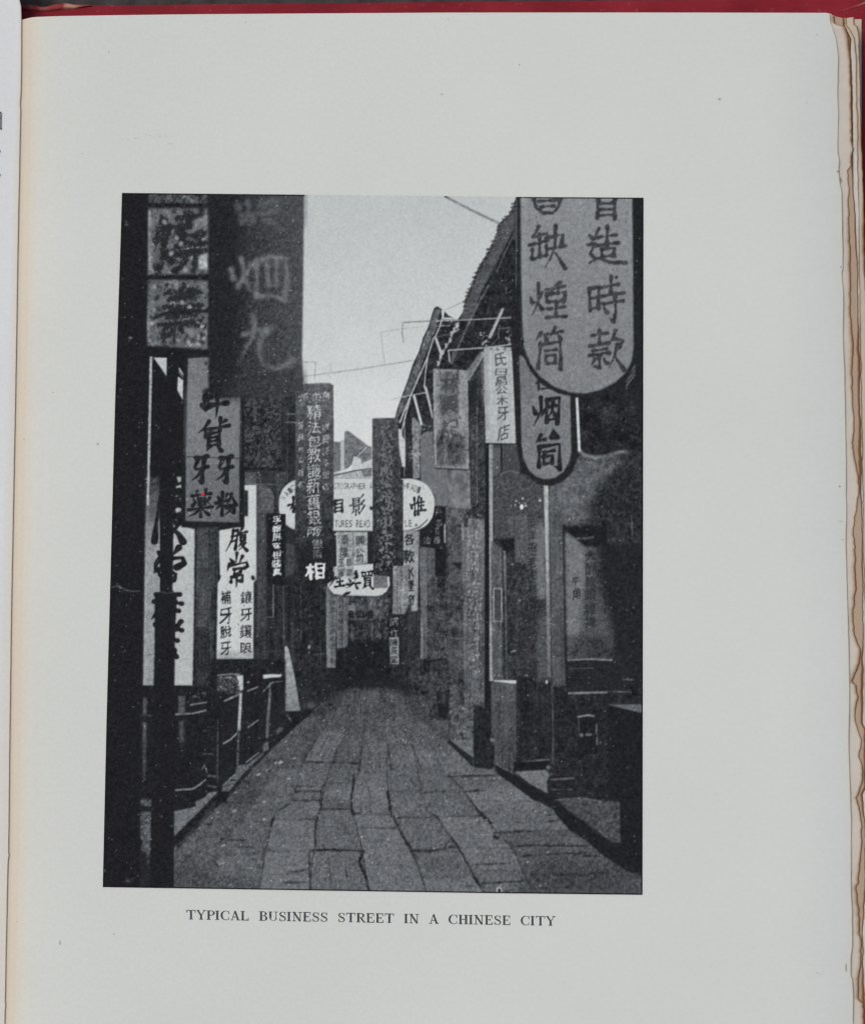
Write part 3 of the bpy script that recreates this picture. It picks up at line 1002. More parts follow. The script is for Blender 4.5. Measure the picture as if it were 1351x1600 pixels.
part('signboard', 'tall board of faded dark characters left of the broad right hand post')
P(A4, [(310, 0), (535, 0), (560, 500), (555, 1180), (330, 1300), (310, 600)], 0.225, n=.05, tx='b', b=.8)
P(Z7, [(310, 990), (525, 1010), (535, 1350), (310, 1350)], 0.335, n=.045, tx='f', b=1)
P(A4, [(440, 0), (535, 0), (545, 560), (480, 560), (430, 200)], 0.42, n=.035, b=2.5)
P(A4, [(480, 740), (555, 560), (570, 1150), (470, 1170)], 0.33, n=.035, b=3, a=.8)
P(A4, [(250, 200), (310, 200), (320, 1130), (250, 1130)], 0.2, n=.03, tx='m', b=.8)
for ch, y in zip('英洋干老灰古美化', (1010, 1100, 1200, 1300)):
    G(ch, 740 + 405 / 4.825, 600 + y / 4.825, 740 + 470 / 4.825, 600 + (y + 85) / 4.825, 0.17, b=.5, a=.85)
for ch, y in zip('洋干老化牙店', (140, 220, 330, 430, 540, 640)):
    G(ch, 740 + 415 / 4.825, 820 + y / 4.825, 740 + 480 / 4.825, 820 + (y + 80) / 4.825, 0.16, b=.55, a=.75)
P(A4, [(340, 720), (480, 700), (450, 1150), (340, 1150)], 0.19, n=.03, b=3, a=.6)
for x, y in ((290, 297), (305, 950), (290, 955), (190, 1135), (395, 1135)):
    Dot(740 + x / 4.825, 820 + y / 4.825, 3.2, 1.4, .55, b=.5, a=.8)
part('shop_counter', 'grey counter with a bright top edge beside the right kerb')
R(768, 1066, 808, 1206, (0.33, 0.25, 'v'), n=.04, tx='w', b=.8)
P(A4, [(148, 1170), (320, 1172), (320, 1200), (250, 1192), (150, 1180)], 0.76, b=.5)
R(806, 1066, 866, 1206, 0.165, n=.03, tx='w', b=1)
Ln(A7, [(480, 512), (600, 498), (665, 492)], 2.6, 0.42)
P(A7, [(430, 510), (670, 500), (650, 565), (430, 575)], 0.12, b=.7)

# broad post
part('pillar', 'broad timber post with a sunlit left edge on the right side', SHOP_R)
P(PX, [(849, 755), (878, 755), (880, 960), (884, 1090), (900, 1200), (900, 1246), (864, 1246), (863, 1060), (852, 880)], (0.38, 0.22, 'v'), n=.04, tx='w', b=.7)
P(PX, [(849, 757), (856, 757), (857, 870), (859, 1000), (860, 1058), (855, 1058), (852, 880)], (0.74, 0.40, 'v'), n=.06, tx='w', b=.5, id_=False)
Ln(PX, [(857.5, 760), (861, 960)], 1.6, .24, a=.7)
Ln(A7, [(684, 0), (690, 300), (690, 520)], 2.4, 0.33, a=.8)
P(A4, [(668, 0), (690, 0), (705, 900), (700, 1100), (690, 1100)], 0.125, b=.6)
Dot(740 + 548 / 4.825, 820 + 1185 / 4.825, 2, 3, .72)
Dot(740 + 630 / 4.825, 820 + 610 / 4.825, 5, 5, .40, b=2, a=.7)
P(A7, [(665, 600), (840, 600), (850, 735), (700, 745), (655, 700)], 0.145, n=.02, b=.7)
Ln(A7, [(675, 625), (830, 615)], 3.2, 0.34, n=.05)
Ln(A7, [(680, 690), (820, 690)], 2.6, 0.25, n=.05)
Dot(700 + 660 / 4.222, 1070 + 545 / 4.222, 4, 3, .4, b=.7)

part('signboard', 'grey wall board with a written column at the far right, shaded along its right side')
P(A4, [(690, 60), (760, 60), (960, 100), (1060, 600), (1060, 1010), (705, 1010)], (0.44, 0.20, 'h'), n=.04, tx='b', b=1.2)
P(A4, [(690, 60), (740, 60), (830, 180), (840, 420), (800, 800), (705, 840)], 0.45, n=.035, b=4)
P(A4, [(820, 500), (950, 560), (1040, 800), (1000, 950), (830, 930)], 0.31, n=.04, b=5)
P(A4, [(930, 150), (1270, 150), (1270, 950), (1100, 900), (1000, 600), (950, 420)], 0.145, n=.02, b=5)
P(A4, [(690, 15), (1000, 15), (1010, 150), (840, 165), (770, 110), (690, 45)], 0.125, b=1.2)
Ln(A4, [(770, 103), (840, 104), (905, 92)], 2.6, 0.36, b=.8)
P(A4, [(705, 840), (1050, 850), (1050, 1010), (705, 1010)], 0.22, n=.04, tx='b', b=5, a=.7)
for ch, y in zip('大酬款頭雜貨', (190, 285, 385, 480, 590, 690)):
    G(ch, 740 + 835 / 4.825, 820 + y / 4.825, 740 + 920 / 4.825, 820 + (y + 88) / 4.825, 0.17, b=.5, a=.9)
G('牛', 893, 900, 905, 914, .17, b=.45)
G('角', 894, 919, 906, 936, .17, b=.45)
Dot(740 + 712 / 4.825, 820 + 342 / 4.825, 1.6, 1.2, .18)
Ln(A4, [(705, 1020), (880, 1012), (1042, 1020)], 2.6, 0.50)
Ln(A4, [(715, 1085), (900, 1080)], 1.6, 0.26)
Ln(A4, [(712, 1270), (1000, 1262)], 3.0, 0.52)
Ln(A4, [(1000, 1255), (1185, 1262)], 2.0, 0.33)
Ln(A4, [(1125, 1165), (1200, 1168)], 1.8, 0.36)
Ln(Z7, [(1185, 990), (1192, 1070), (1190, 1170)], 2.4, 0.36, a=.85)

part('cabinet', 'dark cabinet front at the lower right of the printed street')
P(A7, [(690, 10), (1290, 10), (1290, 760), (1130, 760), (1130, 760), (850, 745), (840, 600), (700, 600)], 0.155, n=.022, tx='m', b=1)
P(A7, [(855, 200), (975, 200), (980, 465), (860, 460)], 0.125, b=.7)
Ln(A7, [(850, 212), (920, 200), (960, 206)], 2.6, 0.55, b=.6)
Ln(A7, [(858, 215), (862, 320)], 2, 0.30)
Ln(A7, [(975, 260), (980, 390)], 2.4, 0.42, n=.12)
Ln(A7, [(900, 462), (985, 465)], 1.6, 0.26)
Dot(700 + 925 / 4.222, 1070 + 328 / 4.222, 6, 2, .42, b=.8)
Dot(700 + 877 / 4.222, 1070 + 332 / 4.222, 3, 3, .45, b=.8)
P(A7, [(1050, 130), (1290, 128), (1290, 190), (1200, 172)], 0.38, n=.03, b=.6)
P(A7, [(1050, 135), (1290, 190), (1290, 760), (1060, 760)], 0.13, n=.015, b=1)

Ln(A4, [(712, 1270), (1000, 1262)], 3.0, 0.50, id_=False)
Ln(A4, [(1000, 1255), (1185, 1262)], 2.0, 0.33)
Ln(A4, [(715, 1085), (900, 1080)], 1.6, 0.27)
Ln(A4, [(1125, 1165), (1200, 1168)], 1.8, 0.36)
for i_ in range(60):
    Dot(random.uniform(866, 1000), random.uniform(1035, 1240), .9, .8, random.uniform(.25, .42), b=.5, a=.5)

# ---- hanging brackets and rods on the right
part('iron_rod', 'thin pale sign rods and braces reaching out from the right hand eaves')
Ln(Z3, [(0, 822), (240, 812), (470, 800)], 1.7, 0.70, id_=True)
Ln(Z3, [(0, 852), (90, 850)], 1.5, 0.62, id_=True)
Ln(PX, [(629, 504), (682, 501.5)], 1.3, 0.46)
Ln(Z3, [(90, 1075), (80, 1003), (330, 985), (470, 966)], 1.8, 0.74, id_=True)
P(Z3, [(412, 740), (428, 745), (345, 930), (325, 925)], 0.66, n=.04)
Blot(750, 520, 764, 541, .82, 22, 1.7, 21, b=.45)
Blot(790, 517, 798, 537, .75, 12, 1.6, 22, b=.45)
P(Z3, [(290, 1010), (305, 1030), (210, 1190), (195, 1170)], 0.6, n=.05)
P(Z3, [(195, 1130), (280, 1010), (290, 1040), (205, 1200)], 0.45, n=.06, b=1)
Ln(Z3, [(470, 862), (395, 868), (392, 925), (350, 970)], 1.1, 0.5)
Ln(Z2, [(1010, 755), (1120, 705)], 0.9, .5)
P(Z2, [(990, 752), (1012, 752), (1005, 800), (1095, 800), (1095, 812), (995, 812)], 0.78)
Ln(Z2, [(998, 800), (980, 860), (950, 925)], 2.0, .72)
Blot(706, 505, 716, 520, .78, 9, 2, 23, b=.5)
for x, y in ((1088, 850), (1070, 878), (1055, 900), (1045, 940), (1020, 975), (1000, 1015), (985, 1045), (972, 1085)):
    P(PX, [(440 + (x + u_) / 3.974, 295 + (y + w_) / 3.974) for u_, w_ in ((-9, -16), (6, -14), (9, 4), (2, 17), (-11, 12), (-4, 0))], .74, b=.6, n=.05, id_=True)
Ln(Z2, [(1088, 830), (1070, 878), (1045, 940), (1000, 1015), (975, 1090)], 1.6, .6)
Ln(Z2, [(945, 922), (900, 1060), (805, 1275)], 2.2, 0.68, id_=True)
P(Z2, [(948, 925), (965, 928), (1000, 1028), (985, 1035)], 0.74, id_=True)
Ln(Z2, [(960, 920), (1050, 900)], 1, .5)
Ln(Z2, [(905, 1050), (893, 1140), (885, 1230)], 1.9, 0.70, id_=True)
P(Z2, [(882, 1225), (895, 1225), (930, 1350), (918, 1352)], 0.72, id_=True)
P(Z5, [(1175, 120), (1190, 118), (1240, 350), (1228, 355)], 0.70, id_=True)
P(Z5, [(1083, 180), (1100, 176), (1160, 405), (1142, 408)], 0.80, id_=True)
Ln(Z5, [(1145, 0), (1070, 180)], 2.0, 0.66, id_=True)
Ln(Z5, [(1070, 180), (985, 390)], 2.2, 0.74, id_=True)
Ln(Z5, [(1065, 205), (1030, 330), (1000, 455)], 2.2, 0.74, id_=True)
Ln(Z5, [(1000, 196), (1100, 175), (1185, 162)], 1.6, 0.70, id_=True)
Ln(Z5, [(1020, 370), (1023, 600), (1018, 808)], 1.6, 0.62, id_=True)

part('signboard', 'slim white panel turned edge on beside the dark tall board in the middle')
P(Z5, [(972, 432), (995, 436), (1010, 500), (1028, 520), (1028, 718), (1005, 720), (978, 560)], 0.74, n=.03)
R(628, 730, 631, 748, .12)
part('signboard', 'pale scrolled strip behind the grey board right of centre')
P(Z6, [(225, 478), (290, 545), (285, 620), (290, 970), (235, 975)], 0.5, n=.06, tx='m', b=.6)
Blot(640, 690, 646, 720, .7, 7, 2, 31, b=.6)
Blot(650, 690, 656, 712, .7, 7, 2, 33, b=.6)
Ln(Z6, [(235, 480), (295, 545), (290, 650)], 2, .68, a=.7)
part('signboard', 'plain grey board partly behind the mottled hanging board right of centre')
P(Z6, [(290, 630), (330, 598), (395, 592), (410, 890), (515, 895), (518, 1200), (350, 1203), (302, 1180)], 0.425, n=.035, tx='d', b=.6)
Blot(658, 661, 672, 672, .62, 18, 1.3, 32, b=.5)
Blot(660, 664, 672, 674, .2, 10, 1.2, 34, b=.5)
Ln(Z6, [(300, 1202), (515, 1200)], 1.4, .2)
G('九', 671, 770, 682, 782, .22, b=.5)
part('signboard', 'rough grey plank below the mottled hanging board')
P(Z6, [(515, 900), (690, 905), (695, 1225), (520, 1225)], 0.45, n=.05, tx='c', b=.7)
P(Z6, [(500, 1200), (650, 1230), (650, 1340), (500, 1350)], 0.34, n=.05, tx='m', b=.8)
Ln(Z6, [(690, 905), (695, 1220)], 1.6, .56, a=.8)
part('signboard', 'peeling pale board with mottled dark middle hanging right of centre')
P(Z6, [(398, 84), (678, 96), (684, 500), (690, 905), (410, 888), (400, 500)], 0.56, n=.04, tx='m', b=.5)
P(Z6, [(440, 110), (600, 100), (615, 300), (600, 480), (460, 500), (430, 300)], 0.40, n=.075, tx='m', b=2.5, a=.9)
P(Z6, [(415, 640), (480, 560), (660, 640), (665, 860), (420, 870)], 0.33, n=.085, tx='m', b=2, a=.95)
P(Z6, [(490, 540), (560, 500), (560, 640), (500, 640)], 0.6, n=.05, b=1)
Ln(Z6, [(520, 510), (640, 500)], 2, .68, a=.7)
Ln(Z6, [(408, 120), (412, 500), (420, 860)], 3, .60, a=.7)
Ln(Z6, [(612, 120), (620, 480)], 3, .66, a=.5)
Ln(Z6, [(600, 100), (598, 170)], 4, .22, b=1, a=.7)
Ln(Z6, [(490, 600), (492, 880)], 3, .55, a=.5)
Ln(Z6, [(410, 890), (690, 906)], 1.6, .16)
for ch, y in zip('林興記', (585, 618, 655)):
    G(ch, 690, y, 716, y + 28, .22, bold=.02, b=.9, a=.75, rough=.8)
for k, x in enumerate((686, 699, 712)):
    for i in range(4):
        G('各式牙粉香料藥材'[(k * 3 + i) % 8], x, 690 + i * 10, x + 10, 699 + i * 10, .2, b=.6, a=.55, rough=1.2)

part('signboard', 'white paper sign with a thin brushed column ending in a shop mark, beside the framed oval board')
P(PX, [(755.5, 546), (763, 541), (798, 543), (800, 560), (806.5, 693), (758.5, 692), (757, 640)], 0.68, n=.035, tx='w', b=.5)
P(Z3, [(290, 1010), (325, 1010), (325, 1350), (295, 1350)], 0.62, n=.03, b=2, a=.6)
Blot(766, 541, 797, 548, .3, 12, 2, 41, b=.6, a=.7)
for ch, y, h in (('氏', 551, 20), ('日', 576, 11), ('昌', 588, 15), ('公', 603, 13), ('木', 618, 15), ('牙', 636, 20), ('店', 664, 23)):
    G(ch, 772 + (y - 545) * .045, y, 790 + (y - 545) * .045, y + h, .27, bold=.012, b=.45, a=.9)
Ln(PX, [(757, 693.5), (807, 694.5)], 2.0, .15)

# ---- the two round-ended boards
part('signboard', 'dark framed round ended board whose last two big characters read tobacco pipe, behind the largest board')
P(PX, [(798, 440), (812, 440), (812, 580), (903, 590), (903.5, 705), (900, 722), (892, 740), (878, 753), (860, 759.8), (842, 757), (826, 746), (813, 728), (806, 700), (803, 600), (799, 520)], 0.145, n=.014, b=.7)
P(PX, [(811, 555), (890, 590), (892, 708), (889, 722), (880, 737), (866, 747), (851, 749), (838, 745), (826, 735), (817, 716), (814, 690), (813, 620)], 0.475, n=.035, tx='f', b=.7)
P(PX, [(811, 555), (840, 600), (830, 640), (813, 620)], 0.42, n=.03, b=2, a=.6)
G('仁', 836, 588, 862, 610, .17, bold=.03, b=.7)
Br(Z7, [['d', (445, 170), (465, 222)], ['t', (505, 100), (508, 200), (480, 260), (448, 318)], ['t', (545, 190), (505, 250)], ['h', (552, 118), (548, 288)], ['h', (552, 120), (645, 102), (640, 200), (628, 300)],
        [(572, 172), (618, 162)], ['t', (595, 135), (590, 200), (566, 246)], ['d', (592, 200), (616, 240)], [(552, 272), (625, 262)]], .15, 5.8, b=.6)
Br(Z7, [['d', (600, 345), (578, 408), (628, 402)], ['d', (600, 350), (628, 400)], ['t', (505, 385), (468, 445)], [(490, 425), (535, 418)], ['h', (495, 472), (490, 625)], ['h', (492, 474), (645, 452), (645, 590), (648, 645)],
        ['t', (645, 640), (605, 618)], [(528, 515), (604, 502)], [(524, 548), (530, 602)], ['h', (524, 548), (594, 538), (588, 596)], [(532, 603), (588, 596)]], .15, 6.0, b=.6)
part('signboard', 'dark mottled board in shadow at the far right beneath the largest board')
P(Z7, [(800, 90), (1290, 60), (1290, 500), (1160, 498), (1060, 500), (960, 520), (860, 505), (805, 490), (795, 300)], 0.145, n=.035, tx='b', b=.8)
Blot(915, 625, 990, 665, .25, 14, 9, 51, b=3, a=.5)
Ln(PX, [(900.6, 622), (902.5, 660), (904.5, 704)], 4.2, 0.80)
for dx in (0, 7, 13):
    Ln(PX, [(1003, 556 + dx), (978, 590 + dx)], 2.2, .5, a=.7)
part('signboard', 'largest pale board with a rounded foot and two columns of dark characters, top right')
bo = [(806, 300), (1005, 300), (990, 400), (991, 540), (991, 565), (984, 584), (970, 600), (950, 613), (925, 620.5), (900, 621), (872, 615), (846, 601), (828, 580), (817, 556), (811, 530), (809, 450)]
P(PX, bo, 0.15, b=.6)
P(PX, [(813, 300), (987, 300), (988, 380), (989, 545), (986, 565), (976, 583), (960, 598), (936, 610), (912, 615), (890, 613), (865, 604), (843, 588), (828, 568), (819, 545), (816, 500), (814, 420)],
  (0.55, 0.49, 'v'), n=.045, tx='d', b=.9)
P(PX, [(813, 300), (822, 300), (824, 530), (816, 530)], .58, b=2, a=.5)
Ln(PX, [(807, 300), (806, 450)], 1.6, .40, a=.7)
P(PX, [(989, 300), (1010, 300), (1010, 700), (991, 640), (992, 560)], (0.13, 0.15, 'v'), b=.8, n=.01, id_=False)
for st_ in (
    [[(610, 55), (622, 115), (665, 150)], ['h', (665, 150), (730, 150), (765, 110), (778, 55)], [(640, 78), (745, 72)], [(655, 112), (735, 106)]],
    [['t', (640, 235), (605, 300)], [(605, 298), (690, 280)], [(582, 350), (695, 325)], ['h', (645, 285), (648, 425)], [(602, 375), (598, 440)], [(598, 440), (692, 412)], [(688, 355), (690, 415)],
     ['h', (690, 305), (792, 285), (780, 355)], ['t', (745, 228), (742, 350), (715, 430), (676, 495)], [(692, 378), (806, 356)], ['d', (745, 400), (775, 445), (805, 495)]],
    [['d', (588, 672), (602, 706)], ['d', (665, 640), (645, 672)], ['t', (638, 590), (640, 690), (618, 750), (592, 796)], ['d', (642, 712), (662, 748)], ['t', (775, 580), (735, 604)], [(688, 630), (800, 604)],
     [(722, 622), (724, 655)], [(762, 615), (760, 652)], [(688, 655), (694, 704)], ['h', (690, 655), (808, 640), (796, 700)], [(697, 704), (797, 694)], [(700, 745), (802, 733)], ['h', (748, 700), (748, 792)], ['h', (690, 800), (808, 792)]],
    [['t', (655, 892), (618, 950)], [(650, 912), (702, 900)], ['d', (678, 912), (690, 938)], ['t', (742, 862), (708, 930)], [(738, 895), (786, 884)], ['d', (762, 902), (775, 932)],
     ['h', (652, 960), (646, 1040), (636, 1116)], ['h', (652, 968), (772, 950), (778, 1050), (776, 1122)], [(682, 1008), (748, 998)], [(684, 1038), (688, 1086)], [(684, 1038), (746, 1028), (742, 1080)], [(690, 1087), (742, 1082)]],
    [['h', (1010, 55), (1003, 182)], ['h', (1112, 55), (1114, 188)], [(1018, 92), (1104, 88)], [(1018, 130), (1104, 126)], [(1008, 166), (1110, 160)]],
    [['t', (1015, 246), (982, 312)], [(1000, 304), (1122, 284)], ['h', (1066, 236), (1062, 350)], ['h', (988, 354), (1134, 336)], [(1030, 374), (1036, 422)], ['h', (1030, 376), (1112, 366), (1102, 416)], [(1038, 422), (1102, 416)],
     ['d', (952, 284), (978, 312)], [(948, 348), (992, 340), (958, 402), (990, 432)], ['d', (952, 462), (1010, 430), (1080, 458), (1178, 458)]],
    [['h', (955, 618), (960, 755)], ['h', (955, 622), (1014, 608), (1010, 745)], [(960, 682), (1008, 672)], [(960, 748), (1008, 738)], [(1030, 614), (1136, 592)], ['h', (1090, 545), (1086, 650)], ['h', (1018, 668), (1168, 648)],
     [(1038, 714), (1164, 696)], ['h', (1112, 650), (1118, 770), (1104, 828)], ['t', (1104, 828), (1078, 798)], ['d', (1042, 736), (1066, 768)]],
    [[(972, 912), (1066, 896)], ['h', (1018, 880), (1020, 965)], ['h', (958, 976), (1080, 956)], [(975, 1006), (1062, 994)], ['h', (958, 1036), (1080, 1018)], ['h', (1016, 1034), (1020, 1114), (998, 1104)],
     ['t', (990, 1056), (964, 1100)], ['d', (1044, 1052), (1062, 1084)], ['t', (1118, 880), (1086, 958)], ['h', (1100, 932), (1166, 938), (1142, 984)], ['t', (1128, 966), (1112, 1040), (1074, 1116)], ['d', (1114, 1040), (1138, 1078), (1172, 1126)]]):
    Br(Z3, st_, .225, 5.6, b=1.0, rough=.6, n=.03)
Dot(680 + 1122 / 3.974, 295 + 550 / 3.974, 2.6, 2.2, .16, b=.5)

# ---- middle boards
part('signboard', 'white oval photographer board with English lettering and large characters across the street')
ov = []
for i in range(40):
    u = 2 * math.pi * i / 40
    c, s_ = math.cos(u), math.sin(u)
    ov.append((557 + (78 if c > 0 else -78) + 43.5 * abs(c) ** .9 * (1 if c > 0 else -1), 789 + 41.5 * abs(s_) ** .85 * (1 if s_ > 0 else -1)))
P(PX, ov, 0.765, n=.015, b=.5)
Ln(PX, [(519, 747.5), (600, 747.5)], 1.2, .5, a=.6)
for i, (ch, x, y, an) in enumerate((('W', 440, 774, -1.0), ('A', 445, 767, -.85), ('I', 450.5, 762, -.7), ('C', 455, 757.5, -.5))):
    G(ch, x, y, x + 5.5, y + 9, .32, bold=0, b=.4, shear=0, ang=an, rough=.3)
Br(Z5, [['t', (148, 1012), (200, 990)], ['h', (186, 948), (186, 1062)], ['t', (184, 1006), (160, 1046)], ['d', (190, 1010), (204, 1040)]], .15, 3.6, b=.45)
for i, ch in enumerate('OTOGRAPHER·A'):
    if ch != '·':
        G(ch, 521 + i * 5.1, 755, 525.4 + i * 5.1, 764.5, .36, bold=0, b=.4, shear=0, rough=.3, wob=.015)
for i, (ch, an) in enumerate((('H', 0), ('F', .06), ('A', .12), ('D', .2), ('I', .3))):
    G(ch, 631 + i * 5.2, 755 + i * i * .35, 635.6 + i * 5.2, 764.5 + i * i * .4, .36, bold=0, b=.4, shear=0, ang=an, rough=.3)
Br(Z5, [['h', (500, 975), (498, 1062)], ['h', (500, 977), (556, 968), (552, 1060)], [(504, 1003), (550, 998)], [(504, 1030), (550, 1026)], [(500, 1058), (552, 1052)], [(480, 992), (495, 1006)]], .17, 3.4, b=.45)
Br(Z5, [[(632, 962), (634, 996)], [(632, 962), (682, 954), (678, 990)], [(636, 978), (678, 972)], [(636, 996), (680, 990)], ['h', (612, 1014), (702, 1002)], [(636, 1024), (638, 1044)], [(636, 1024), (682, 1018), (678, 1040)], [(658, 1042), (656, 1084)],
        ['t', (640, 1056), (622, 1078)], ['d', (672, 1052), (682, 1072)], ['t', (712, 930), (684, 968)], ['t', (718, 972), (684, 1012)], ['t', (722, 1012), (692, 1060), (660, 1084)]], .22, 2.4, b=.45)
Dot(580, 794, 3, 3, .2)
Br(Z5, [['d', (1064, 1000), (1078, 1034)], ['h', (1096, 955), (1102, 1088)], ['t', (1078, 1010), (1130, 990)], ['t', (1132, 945), (1108, 1008)], ['h', (1126, 985), (1126, 1082)], [(1128, 994), (1166, 984)], [(1128, 1018), (1164, 1010)],
        ['h', (1122, 1054), (1180, 1046)], [(1148, 958), (1148, 1050)]], .17, 3.2, b=.45)
for i, ch in enumerate('TURES READ'):
    if ch != ' ':
        G(ch, 523 + i * 5.6, 812.5, 527.6 + i * 5.6, 824, .30, bold=0, b=.4, shear=0, rough=.3, wob=.015)
G('L', 632.5, 812.5, 636.5, 823, .3, bold=0, b=.4, shear=0, rough=.3)
G('E', 638.5, 812.5, 643.5, 823, .3, bold=0, b=.4, shear=0, rough=.3)
Dot(650, 820.5, 1.8, 1.8, .22)
Ln(PX, [(519, 830), (581, 830)], 1.4, .18)
Ln(PX, [(629, 830), (640, 829), (655, 824), (668, 812)], 1.4, .18)

part('signboard', 'pale plank sign reading downward below the right end of the oval board')
P(A2, [(1110, 48), (1160, 42), (1230, 50), (1228, 170), (1215, 650), (1170, 650), (1168, 600), (1112, 600)], 0.60, n=.055, tx='w', b=.6)
for ch, y, h in (('各', 68, 85), ('款', 185, 100), ('水', 305, 95), ('煙', 415, 95), ('筒', 525, 95)):
    G(ch, 400 + 1112 / 4.825, 820 + y / 4.825, 400 + 1192 / 4.825, 820 + (y + h) / 4.825, .17, bold=.02, b=.5)
part('signboard', 'short ridged grey plank hanging beside the downward reading pale sign')
P(A2, [(1032, 308), (1110, 305), (1150, 310), (1150, 600), (1122, 675), (1028, 672)], 0.50, n=.085, tx='w', b=.6)
for x in (1062, 1090):
    Ln(A2, [(x, 320), (x + 2, 665)], 1.2, .3, a=.6)

part('signboard', 'small far sign, black above and white below, right of the archway')
R(606, 963, 624, 1000, .14, n=.02)
P(A2, [(1003, 850), (1076, 845), (1076, 1050), (1012, 1048)], 0.56, n=.05, b=.5)
for i, ch in enumerate('同行'):
    G(ch, 610, 966 + i * 15, 621, 978 + i * 15, .62, b=.4, a=.9)
for i, ch in enumerate('陳辰堂'):
    G(ch, 609.5, 998 + i * 13, 621, 1010 + i * 13, .17, bold=.02, b=.4, a=.9)

part('signboard', 'long narrow pale strip of small characters at the left of the archway')
P(A2, [(530, 462), (580, 450), (606, 560), (600, 1078), (535, 1075), (528, 800)], 0.46, n=.05, tx='w', b=.6)
for i in range(10):
    G('福祿壽全信昌和德安泰'[i], 515, 925 + i * 11.4, 524, 935 + i * 11.4, .2, b=.45, a=.85)
part('signboard', 'second narrow strip of small characters just left of the archway')
P(A2, [(606, 520), (705, 540), (695, 600), (690, 920), (610, 935)], 0.40, n=.055, tx='w', b=.6)
for i in range(7):
    G('順利金絲各貨莊'[i], 528, 932 + i * 11, 536, 942 + i * 11, .17, b=.45, a=.85)
Ln(A2, [(655, 560), (652, 920)], 2, .24, a=.7)

part('signboard', 'white round ended board with three bold characters low in the middle of the street')
P(PX, [(518, 891), (521, 886), (527, 884), (583, 881), (584, 901), (608, 901), (609, 914), (604, 924), (596, 930), (585, 931.5), (535, 930), (522, 928), (514, 921), (511, 912), (518, 908)], 0.76, n=.015, b=.45)
P(PX, [(583.5, 898), (605, 900), (606, 919), (583.5, 919)], 0.42, n=.05, tx='w', b=.6)
Br(A8, [['d', (112, 940), (122, 965)], ['t', (135, 900), (138, 980), (98, 1042)], ['t', (165, 945), (150, 975)], ['h', (172, 958), (238, 940)], ['h', (206, 925), (206, 1035)], [(178, 995), (236, 985)], ['h', (158, 1046), (250, 1032)]], .12, 3.2, b=.4)
Br(A8, [[(330, 915), (336, 955)], ['h', (330, 915), (388, 902), (384, 948)], [(338, 956), (386, 946)], ['t', (372, 885), (366, 990)], ['h', (300, 958), (316, 988)], ['h', (280, 1022), (418, 1004)], ['t', (345, 1004), (318, 1035), (268, 1062)], ['d', (360, 1008), (388, 1062)]], .12, 3.2, b=.4)
Br(A8, [['h', (436, 896), (548, 882)], [(438, 896), (446, 938)], [(546, 884), (536, 930)], [(472, 894), (476, 932)], [(510, 890), (510, 930)], [(444, 938), (538, 928)], ['h', (464, 956), (466, 1040)], ['h', (464, 958), (526, 950), (522, 1038)],
        [(468, 982), (520, 978)], [(468, 1006), (520, 1002)], [(468, 1032), (520, 1028)], ['t', (478, 1040), (436, 1066)], ['d', (514, 1036), (550, 1068)]], .12, 2.8, b=.4)
P(A8, [(235, 1130), (270, 1100), (318, 1095), (310, 1120), (280, 1130), (245, 1142)], .12, b=.5)
Ln(PX, [(512, 918), (520, 929), (540, 932.5), (590, 933)], 1.3, .17, a=.8)
part('signboard', 'twin panel grey paper sign above the bold white board')
P(A2, [(604, 55), (838, 55), (838, 290), (735, 300), (735, 410), (610, 400)], 0.60, n=.07, tx='m', b=.5)
Ln(A2, [(733, 55), (730, 300)], 1.5, .4)
Ln(A2, [(610, 60), (612, 400)], 2, .72, a=.7)
Ln(A2, [(835, 60), (835, 285)], 1.6, .74, a=.7)
Dot(525, 835, 3, 1.4, .75)
for ch, x, y, w, h in (('泰', 635, 70, 70, 80), ('隆', 635, 165, 65, 80), ('興', 750, 80, 70, 80), ('公', 750, 180, 60, 60), ('司', 752, 235, 55, 50), ('玉', 622, 260, 40, 55), ('器', 622, 335, 40, 55),
                       ('翡', 680, 255, 42, 55), ('翠', 680, 335, 42, 55)):
    G(ch, 400 + x / 4.825, 820 + y / 4.825, 400 + (x + w) / 4.825, 820 + (y + h) / 4.825, .19, bold=.012, b=.45, a=.85, rough=.4)

part('signboard', 'tall dark board of faded grey characters hanging right of the sky gap in the middle')
P(PX, [(581.6, 654), (622, 652.5), (622.5, 680), (626, 748), (629.5, 750), (629.5, 884), (613, 884), (612, 898), (583, 897), (582, 780)], (0.30, 0.165, 'v'), n=.035, tx='m', b=.5)
P(PX, [(583, 655), (600, 655), (604, 760), (584, 760)], .31, n=.03, b=2, a=.5)
for i, ch in enumerate('乾京德衡依絨綢緞布疋莊'):
    G(ch, 594, 664 + i * 20.4, 613, 682 + i * 20.4, .40 + .012 * i, bold=.012, b=.6, a=.8, rough=1.0)
G('布', 586, 878, 597, 892, .38, b=.8, a=.8)
G('疋', 607, 872, 620, 884, .36, b=.8, a=.6)
# ---- left side
part('signboard', 'small black board with white characters left of the dark tall board')
P(Z4, [(1160, 910), (1290, 915), (1280, 1420), (1165, 1400)], 0.12, n=.01, b=.5)
for i, ch in enumerate('孚翰屏寫相裝真'):
    G(ch, 425.5, 806.5 + i * 13.6, 439, 818 + i * 13.6, .80, bold=.02, b=.4, rough=.5)
Ln(A1, [(1247, 420), (1247, 650), (1185, 650)], 1.3, .5)

